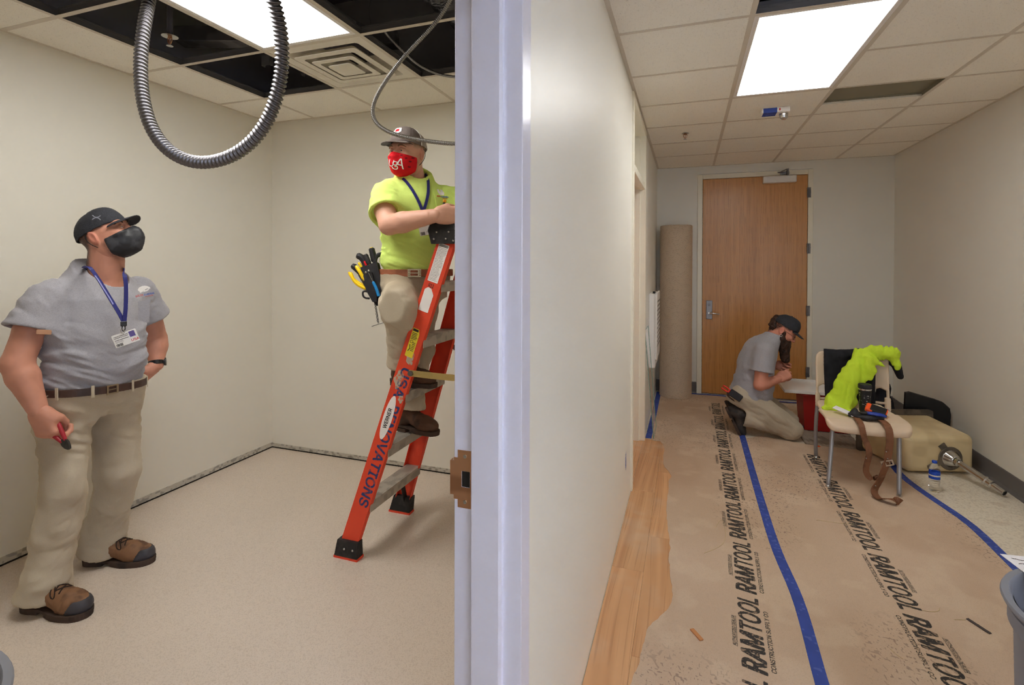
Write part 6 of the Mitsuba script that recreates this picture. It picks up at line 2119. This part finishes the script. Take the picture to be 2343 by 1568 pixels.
    # interlocked white letters and small dark marks on the mask
    fo = HO + HR @ np.array([.110, 0.018, -.064])
    nrm = HR @ np.array([.92, .38, -.05])
    ay = HR @ np.array([-.38, .92, 0])
    az = np.cross(nrm, ay)
    rot = lambda m_, a, dx=0, dy=0: place(m_, (dx, dy, 0), rotz(a))
    for ch, hgt, dx, dy, a in (('A', .050, .014, -.026, -.25), ('S', .042, -.008, -.034, -.25), ('U', .034, -.026, -.018, -.25)):
        l = text(ch, hgt, .0009, False)
        l.apply_translation((-l.bounds[:, 0].mean(), 0, 0))
        put(mk + '__white_letter', drape(rot(l, a, dx, dy).subdivide_to_size(.01), fo, ay, az, mf, .001), 'mat_white_cloth')
    marks = []
    for i, (dy, dz) in enumerate(((.050, .026), (.066, .010), (.028, .040), (.078, .030), (-.030, .030), (-.034, .004), (.06, -.018))):
        marks.append(drape(prism(shapely.affinity.scale(sg.Point(0, 0).buffer(.006), 1, .6), .0006).subdivide_to_size(.006), fo + ay * dy + az * dz, ay, az, mf, .0008))
    put(mk + '__dark_mark', cat_(marks), 'mat_mask_print')

    lk = t + '__lanyard'
    both = lambda P: np.minimum(shirt(P), cone(P, nb, nt, .067, .061))
    neck_strap(lk + '__strap', both, both, lambda P: cone(P, nb, nt, .072, .066), [(925, 412), (935, 424), (948, 444), (960, 468), (967, 486)], [(976, 398), (979, 420), (978, 450), (972, 474), (967, 486)], (nb + nt) / 2, R, .016, 'mat_lanyard', 2.2)
    c = cast(977, 526, shirt, 2.2, 1.2)
    f = R @ np.array([1, -.1, 0])
    f /= np.linalg.norm(f)
    B2 = np.stack([np.cross([0, 0, 1], f), [0, 0, 1.0], f], 1) @ rotz(.2)
    fl = lambda mm: place(mm, c + f * .006, B2)
    put(lk + '__badge', fl(rbox(-.043, .043, -.027, .027, 0, .002, .0008)), 'mat_badge')
    put(lk + '__badge_print', fl(cat_([box(-.038 + i * .0034, -.0362 + i * .0034 + (.0008 if i % 3 else 0), -.024, -.008, .002, .0024) for i in range(7)] + [box(-.008, .012, z, z + .0015, .002, .0024) for z in (-.008, -.014)])), 'mat_ink')
    put(lk + '__badge_letters', fl(place(text('USA', .012, .0004, True), (.014, -.016, .002))), 'mat_red_ink')
    c = cast(1010, 447, shirt, 2.2, 1.2)
    ax_a, ax_b = R @ np.array([-.25, .97, 0]), np.array([0, 0, 1.0])
    pm = prism(sg.Polygon([(-.052, .02), (.052, .02), (.052, -.075), (0, -.085), (-.052, -.075)]), .002).subdivide_to_size(.012)
    put(t + '__shirt__pocket', drape(pm, c, ax_a, ax_b, shirt, .001), 'mat_shirt_lime')
    blob = sg.Polygon([(-.018, .034), (.018, .034), (.02, .012), (.012, .0), (-.012, .0), (-.02, .012)]).difference(sg.box(-.004, .02, .004, .034))
    put(t + '__shirt__emblem', drape(prism(blob, .0007).subdivide_to_size(.01), c, ax_a, ax_b, shirt, .0036), 'mat_badge')
    for s_, col, dx, w_ in (('SOUTH', 'mat_red_ink', -.038, .026), ('ALABAMA', 'mat_blue_ink', -.010, .046)):
        put(t + '__shirt__lettering', drape(place(text_fit(s_, w_, .008, .0006, True, .15), (dx, -.012, 0)), c, ax_a, ax_b, shirt, .0036), col)
    put(t + '__shirt__lettering', drape(place(text_fit('FACILITIES', .03, .004, .0006, True), (-.002, -.019, 0)), c, ax_a, ax_b, shirt, .0036), 'mat_red_ink')
    # small yellow-topped knife clipped to the pocket
    c2 = cast(1015, 468, shirt, 2.2, 1.2) + f * .008
    k = fresh('pocket_knife')
    tag(k, 'small black knife with a yellow end in the lime t-shirt pocket', 'pocket knife')
    A = np.stack([np.cross([0, 0, 1], f), [0, 0, 1.0], f], 1) @ rotz(-.2)
    put(k + '__handle', place(rbox(-.006, .006, -.04, .010, -.004, .005, .002), c2, A), 'mat_black_plastic')
    put(k + '__end', place(rbox(-.0085, .0085, .010, .026, -.005, .006, .002), c2, A), 'mat_tool_orange')

    # ---- tool pouch on the right hip with its tools
    k = fresh('tool_pouch')
    tag(k, 'black tool pouch hanging from the belt of the man on the ladder', 'tool pouch')
    top, bot = on(868, 612, 1, 2.315), on(872, 692, 1, 2.30)
    U = np.array([-.22, 0.05, 1.0])
    U /= np.linalg.norm(U)
    F = CAM.T @ np.array([0, 0, -1.0])
    F = F - U * (F @ U)
    F /= np.linalg.norm(F)
    X = np.cross(U, F)
    A = np.stack([X, U, F], 1)
    o = on(849, 645, 1, 2.27)
    pk = [(-.040, .082), (.042, .095), (.046, .02), (.040, -.06), (.030, -.112), (.008, -.125), (-.012, -.075), (-.030, -.02)]
    pm = prism(sg.Polygon(pk).buffer(.004), .052, -.052)
    pm2 = prism(sg.Polygon([(-.036, .03), (.012, .045), (.022, -.06), (.016, -.105), (0, -.105), (-.020, -.05)]).buffer(.004), .022, 0)
    put(k + '__body', place(cat_([pm]), o, A), 'mat_pouch')
    put(k + '__front_pocket', place(pm2, o, A), 'mat_pouch')
    put(k + '__loop', place(tube(spline([(-.022, -.05, .0), (-.045, -.045, .01), (-.048, -.07, .01), (-.02, -.085, .0)], 14), .005, 8), o, A), 'mat_pouch')
    put(k + '__clip', place(tube(spline([(.03, .10, -.02), (.045, .135, -.03), (.075, .14, -.04), (.1, .13, -.05)], 12), .012, 8), o, A), 'mat_pouch')
    for x, y in ((-.012, .05), (.004, .056)):
        put(k + '__rivet', place(trimesh.creation.icosphere(2, .0062), o + A @ np.array([x, y, .024])), 'mat_steel', True)
    ch = [tube(np.array([(.006 + .002 * (i % 2) + .004 * math.cos(a), -.122 - i * .0085 + .0062 * math.sin(a), .012 + (.004 * math.cos(a) if i % 2 else 0)) for a in np.linspace(0, 2 * np.pi, 9)]), .0014, 5, False) for i in range(12)]
    put(k + '__chain', place(cat_(ch), o, A), 'mat_dark_steel')
    put(k + '__toggle', place(cat_([tube([(-.028, -.231, .012), (.008, -.226, .012)], .0022, 6), tube([(.010, -.226, .012), (.042, -.224, .012)], .0022, 6)]), o, A), 'mat_dark_steel')

    def tool(name, label, cat_name, parts):
        kk = fresh(name)
        tag(kk, label, cat_name)
        for nm, mesh, m_ in parts:
            put(kk + '__' + nm, place(mesh, o, A), m_, 30)

    def grip(pts, r0, r1, n=14):
        return tube(spline(pts, n), 1.28 * np.interp(np.linspace(0, 1, n), [0, .08, .5, 1], [r0 * .7, r0, (r0 + r1) / 2, r1]), 10)
    tool('screwdriver', 'thick black screwdriver with yellow end, upright in the tool pouch by the hip', 'screwdriver', [
        ('handle', lathe_at([(0, .052), (.010, .052), (.0155, .046), (.0165, .02), (.0165, -.015), (.0145, -.022), (0, -.022)], (.026, .130, -.026), .06), 'mat_pouch'), ('end_cap', lathe_at([(0, .055), (.008, .0545), (.0095, .052), (0, .052)], (.026, .130, -.026), .06), 'mat_tool_yellow'),
        ('shank', tube([(.028, .108, -.026), (.03, .02, -.026)], .0065, 10), 'mat_tool_yellow')])
    tool('screwdriver', 'shorter black screwdriver handle left of the thick one in the tool pouch', 'screwdriver', [
        ('handle', lathe_at([(0, .036), (.010, .034), (.0135, .026), (.0135, -.012), (.011, -.022), (0, -.022)], (-.004, .118, -.014), .22), 'mat_pouch'), ('shank', tube([(.0, .10, -.014), (.01, .03, -.014)], .005, 8), 'mat_tool_yellow')])
    tool('wire_stripper', 'yellow handled wire strippers leaning out of the left side of the tool pouch', 'wire strippers', [
        ('handle', grip([(-.098, .068, .004), (-.088, .03, .006), (-.062, -.008, .006), (-.030, -.032, .004)], .0075, .007), 'mat_tool_yellow'),
        ('handle', grip([(-.062, .095, .012), (-.045, .060, .016), (-.032, .02, .014), (-.02, -.025, .010)], .0075, .007), 'mat_tool_yellow'),
        ('spring', tube([(-.055, .045, .01), (-.03, -.02, .008)], .004, 8), 'mat_dark_steel')])
    tool('pliers', 'black handled pliers behind the yellow strippers in the tool pouch', 'pliers', [
        ('handle', grip([(-.088, .108, -.014), (-.070, .085, -.014), (-.045, .045, -.012), (-.02, .0, -.012)], .013, .008), 'mat_pouch'),
        ('handle', grip([(-.112, .075, -.014), (-.10, .045, -.014), (-.07, .01, -.012), (-.03, -.02, -.012)], .006, .006), 'mat_tool_yellow')])
    tool('cable_cutter', 'black and red grip of cable cutters at the back of the tool pouch', 'cable cutters', [
        ('handle', grip([(-.062, .158, -.034), (-.042, .145, -.034), (-.026, .105, -.034), (-.018, .05, -.03)], .014, .012), 'mat_pouch'),
        ('red_grip', grip([(-.024, .118, -.022), (-.014, .09, -.020), (-.006, .055, -.02)], .006, .006), 'mat_mask_red'),
        ('handle', grip([(-.058, .118, -.03), (-.045, .085, -.03), (-.03, .05, -.03)], .006, .006), 'mat_tool_yellow')])
    tool('pocket_screwdriver', 'slim blue pocket screwdriver clipped to the front of the tool pouch', 'screwdriver', [
        ('barrel', grip([(.018, -.005, .030), (.030, -.045, .030), (.036, -.085, .028)], .006, .0066), 'mat_tool_blue'), ('shaft', tube([(.002, .045, .028), (.018, -.005, .030)], .0018, 6), 'mat_steel')])


def lathe_at(profile, at_, tilt):
    m = lathe(profile, 18)
    return place(m, at_, rotz(tilt) @ rotx(-math.pi / 2))


mat('mat_pouch', stained(C(34, 33, 36), C(52, 50, 52), 30, .5), .55, .3)
mat('mat_tool_yellow', C(244, 206, 22), .4, .45)
mat('mat_tool_blue', C(24, 128, 196), .4, .45)
mat('mat_brow', C(126, 98, 78), .7, .2)
mat('mat_tool_orange', C(238, 160, 24), .4, .45)
man_on_ladder()
def kneeling_man():
    t = fresh('person')
    tag(t, 'bearded man in a grey t-shirt and dark cap kneeling on the corridor floor', 'person')
    O, R = np.array([.475, 5.0, .20]), rotz(-.05) @ roty(.31)
    prof = [(.02, .0, .16, .17, .19, 0), (.10, .01, .185, .18, .205, 0), (.18, .02, .185, .185, .212, 0), (.28, .015, .17, .18, .212, 0), (.38, .0, .15, .18, .21, 0), (.48, -.005, .135, .175, .205, 0), (.56, -.005, .12, .165, .195, 0),
            (.62, .0, .105, .145, .165, 0), (.665, .012, .09, .115, .125, 0), (.70, .03, .075, .09, .095, 0), (.745, .045, .065, .075, .075, 0)]
    shR, elR, wrR = np.array([.628, 4.80, .765]), np.array([.588, 4.765, .478]), np.array([.752, 4.865, .520])
    shL, elL, wrL = np.array([.640, 5.20, .765]), np.array([.66, 5.26, .49]), np.array([.770, 5.12, .590])
    hipR, knR, anR = np.array([.485, 4.90, .350]), np.array([.845, 4.875, .092]), np.array([.450, 4.885, .172])
    hipL, knL, anL = np.array([.485, 5.10, .350]), np.array([.86, 5.14, .092]), np.array([.455, 5.11, .172])
    HO = np.array([.800, 4.995, .922])
    HR = rotz(-.10) @ roty(.60)
    nb, nt = O + R @ np.array([.025, 0, .63]), HO + HR @ np.array([-.040, 0, -.05])

    def body(P):
        d = loft(P, O, R, [(a, b, c - .030, e - .030, f - .032, g) for a, b, c, e, f, g in prof[2:-3]])
        d = smin(d, cone(P, nb, nt, .064, .060), .03)
        d = smin(d, chain(P, [shR, shR + (elR - shR) * .5, elR, elR + (wrR - elR) * .3, wrR], [.055, .055, .050, .050, .032], .012), .03)
        d = smin(d, chain(P, [shL, shL + (elL - shL) * .5, elL, elL + (wrL - elL) * .3, wrL], [.055, .055, .050, .050, .032], .012), .03)
        d = smin(d, chain(P, [hipR, knR, anR], [.055, .05, .034]), .03)
        return smin(d, chain(P, [hipL, knL, anL], [.055, .05, .034]), .03)
    bm = sdf_mesh(body, (.2, 4.65, .03), (1.0, 5.35, .93), .009)
    hm = place(sdf_mesh(lambda P: smin(head_sdf(P, None), cone(P, (-.04, 0, -.05), HR.T @ (nb - HO), .058, .062), .03), (-.16, -.11, -.17), (.14, .11, .14), .0045), HO, HR)
    handR = hand_mesh(wrR, (.85, .35, .45), (.1, .5, .8), PINCH, TH_GRIP, h=.004)
    handL = hand_mesh(wrL, (.80, -.50, -.1), (.3, .1, .9), PINCH, TH_GRIP, left=True, h=.004)
    m = cat_([bm, hm, handR, handL])
    put(t + '__body', m, 'mat_skin', True, color=skin_colours(m, (196, 132, 110), HO, HR, hair=(48, 30, 24)))
    eyeball(t, HO, HR, (1, 0, -.3), (70, 50, 40))
    eyebrows(t, HO, HR, 'mat_hair')
    D = HR.T @ np.array([.12, 0, -1.0])
    bc = np.array([.058, 0, -.085])

    def beard(P):
        y = np.abs(P[:, 1])
        Q = np.c_[P[:, 0], y, P[:, 2]]
        d = chain(Q, [(.008, .068, -.010), (.020, .064, -.060), (.060, .034, -.100)], [.018, .024, .030], .02)
        d = smin(d, cone(P, bc, bc + D * .15, .060, .036), .04)
        d = smin(d, chain(Q, [(.100, .0, -.050), (.088, .026, -.066)], [.009, .009]), .01)
        d = smin(d, ell(P, (.085, 0, -.095), (.026, .032, .026)), .03)
        return d + .010 * (meshkit.fbm(P @ np.diag([60., 60., 25.]), 3, 8) - .5) + .004 * ridges(P @ np.diag([70., 70., 14.]), 1.0, 4)
    put(t + '__beard', place(sdf_mesh(beard, (-.06, -.11, -.26), (.24, .11, .04), .0045), HO, HR), 'mat_hair', True)

    def hair(P):
        d = smin(ell(P, (-.100, 0, .040), (.040, .042, .050)), ell(P, (-.075, 0, -.01), (.05, .066, .05)), .03)
        return d + .016 * (meshkit.fbm(P * 45, 3, 8) - .5) + .007 * ridges(P * 40, 1.0, 4)
    put(t + '__hair', place(sdf_mesh(hair, (-.18, -.1, -.1), (.0, .1, .13), .0045), HO, HR), 'mat_hair', True)
    gl = []
    for s in (-1, 1):
        gl.append(tube([(.101 + .0, s * .034 + .021 * math.cos(a), .000 + .017 * math.sin(a)) for a in np.linspace(0, 2 * np.pi, 25)], .0013, 5, False))
        gl.append(tube([(.100, s * .054, .004), (.06, s * .075, .008), (.0, s * .086, .010), (-.015, s * .086, -.004)], .0014, 5))
    gl.append(tube([(.101, -.013, .003), (.106, 0, .007), (.101, .013, .003)], .0014, 5))
    put(t + '__glasses', place(cat_(gl), HO, HR), 'mat_black_plastic')
    put(t + '__earring', place(tube([(.0 + .010 * math.cos(a), -.088, -.042 + .010 * math.sin(a)) for a in np.linspace(0, 2 * np.pi, 20)], .0014, 5, False), HO, HR), 'mat_white_plastic')
    cap(t, HO, HR, 'mat_cap_dark', 'mat_cap_dark', tilt=.06, droop=.30, vis_len=.082)
    eR, eL = shR + (elR - shR) * .62, shL + (elL - shL) * .62

    def shirt(P):
        q = (P - O) @ R
        w = .012 * folds(np.c_[q[:, 0] * 7 + q[:, 2] * 5, q[:, 1] * 4, q[:, 2] * 6 - q[:, 0] * 3], 41) * np.clip((.62 - q[:, 2]) / .2, .2, 1) + .005 * (meshkit.noise(P * 16, 5) - .5)
        ws = .006 * ridges(np.c_[q[:, 0] * 9, q[:, 1] * 9, q[:, 2] * 8], 1.0, 9)
        d = loft(P, O, R, prof) + w
        d = smin(d, limb_cloth(P, shR, elR, eR, .084, .092, ws), .05)
        d = smin(d, limb_cloth(P, shL, elL, eL, .084, .092, ws), .05)
        hem = .105 + .004 * np.sin(q[:, 1] * 30)
        d = np.maximum(d, hem - q[:, 2])
        d = np.maximum(d, -np.maximum(loft(P, O, R, prof) + w + .010, q[:, 2] - .15))
        nk = cone(P, nb + R @ np.array([.02, 0, .03]), nt, .069, .073)
        return smax(d, -nk, .006)
    put(t + '__shirt', sdf_mesh(shirt, (.2, 4.62, .2), (.95, 5.4, .98), .0075), 'mat_shirt_grey_far', True)
    lan = [nb + R @ np.array([.02 + .073 * math.cos(a), .078 * math.sin(a), .045 - .03 * math.cos(a)]) for a in np.linspace(0, 2 * np.pi, 40)]
    put(t + '__neck_cord', tube(lan, .004, 6, False), 'mat_black_plastic', True)

    def legs(P):
        w = .010 * folds(np.c_[P[:, 0] * 9 + P[:, 2] * 7, P[:, 1] * 4, P[:, 2] * 9], 25) + .006 * (meshkit.noise(P * 9, 7) - .5)
        d = None
        for hip, kn, an in ((hipR, knR, anR), (hipL, knL, anL)):
            a = limb_cloth(P, kn, an, an + (kn - an) * .08, .090, .088, w)
            a = smin(a, cone(P, hip, kn, .118, .092) + w, .03)
            d = a if d is None else np.minimum(d, a)
        pel = loft(P, O, R, [(.035, .0, .15, .160, .185, 0), (.13, .01, .165, .160, .195, 0)]) + w
        d = smin(d, pel, .05)
        return np.maximum(d, .004 - P[:, 2])
    put(t + '__trousers', sdf_mesh(legs, (.22, 4.68, -.01), (1.02, 5.34, .42), .0075), 'mat_khaki', True)
    ring = loft_ring(O, R, prof, .085, 80, grow=-.012)
    put(t + '__belt', ring_band(ring, .034, .005, R[:, 2]), 'mat_belt_brown')
    for y, hx in ((4.885, 0), (5.11, .01)):
        hl, toe = np.array([.322 + hx, y, .222]), np.array([.446 + hx, y, -.030])
        x = (toe - hl) / np.linalg.norm(toe - hl)
        z = np.cross(x, [0, 1.0, 0])
        A = np.stack([x, np.cross(z, x), z], 1)
        o = hl + x * .085 * .93
        key = boot(t, 'boot', hl, toe, None, .95, 'mat_boot_black', cap_toe=False, R=A, o=o, laces=True, shaft=(.607, 0, .795))
    # tool holster on the hip
    k = fresh('tool_pouch')
    tag(k, 'small black tool holster on the hip of the kneeling bearded man', 'tool pouch')
    c = on(1683, 905, 1, 4.79)
    A = frame((.75, -.1, -.45), (.1, -1, 0))
    put(k, place(rbox(-.055, .055, -.03, .03, -.02, .02, .006), c, np.stack([A[:, 0], A[:, 1], A[:, 2]], 1)), 'mat_pouch')
    k = fresh('pliers')
    tag(k, 'red handled pliers sticking out of the holster of the kneeling man', 'pliers')
    for dz in (-.012, .014):
        p = [(-.05, dz * .3, 0), (-.075, dz, .003), (-.105, dz * 1.1, .003), (-.125, dz * .9, 0)]
        put(k + '__handle', place(tube(spline(p, 10), .0075, 8), c, A), 'mat_orange_red', True)


mat('mat_boot_black', stained(C(46, 42, 40), C(74, 64, 56), 24, .5), .6, .3)
mat('mat_orange_red', C(206, 50, 30), .4, .4)
kneeling_man()
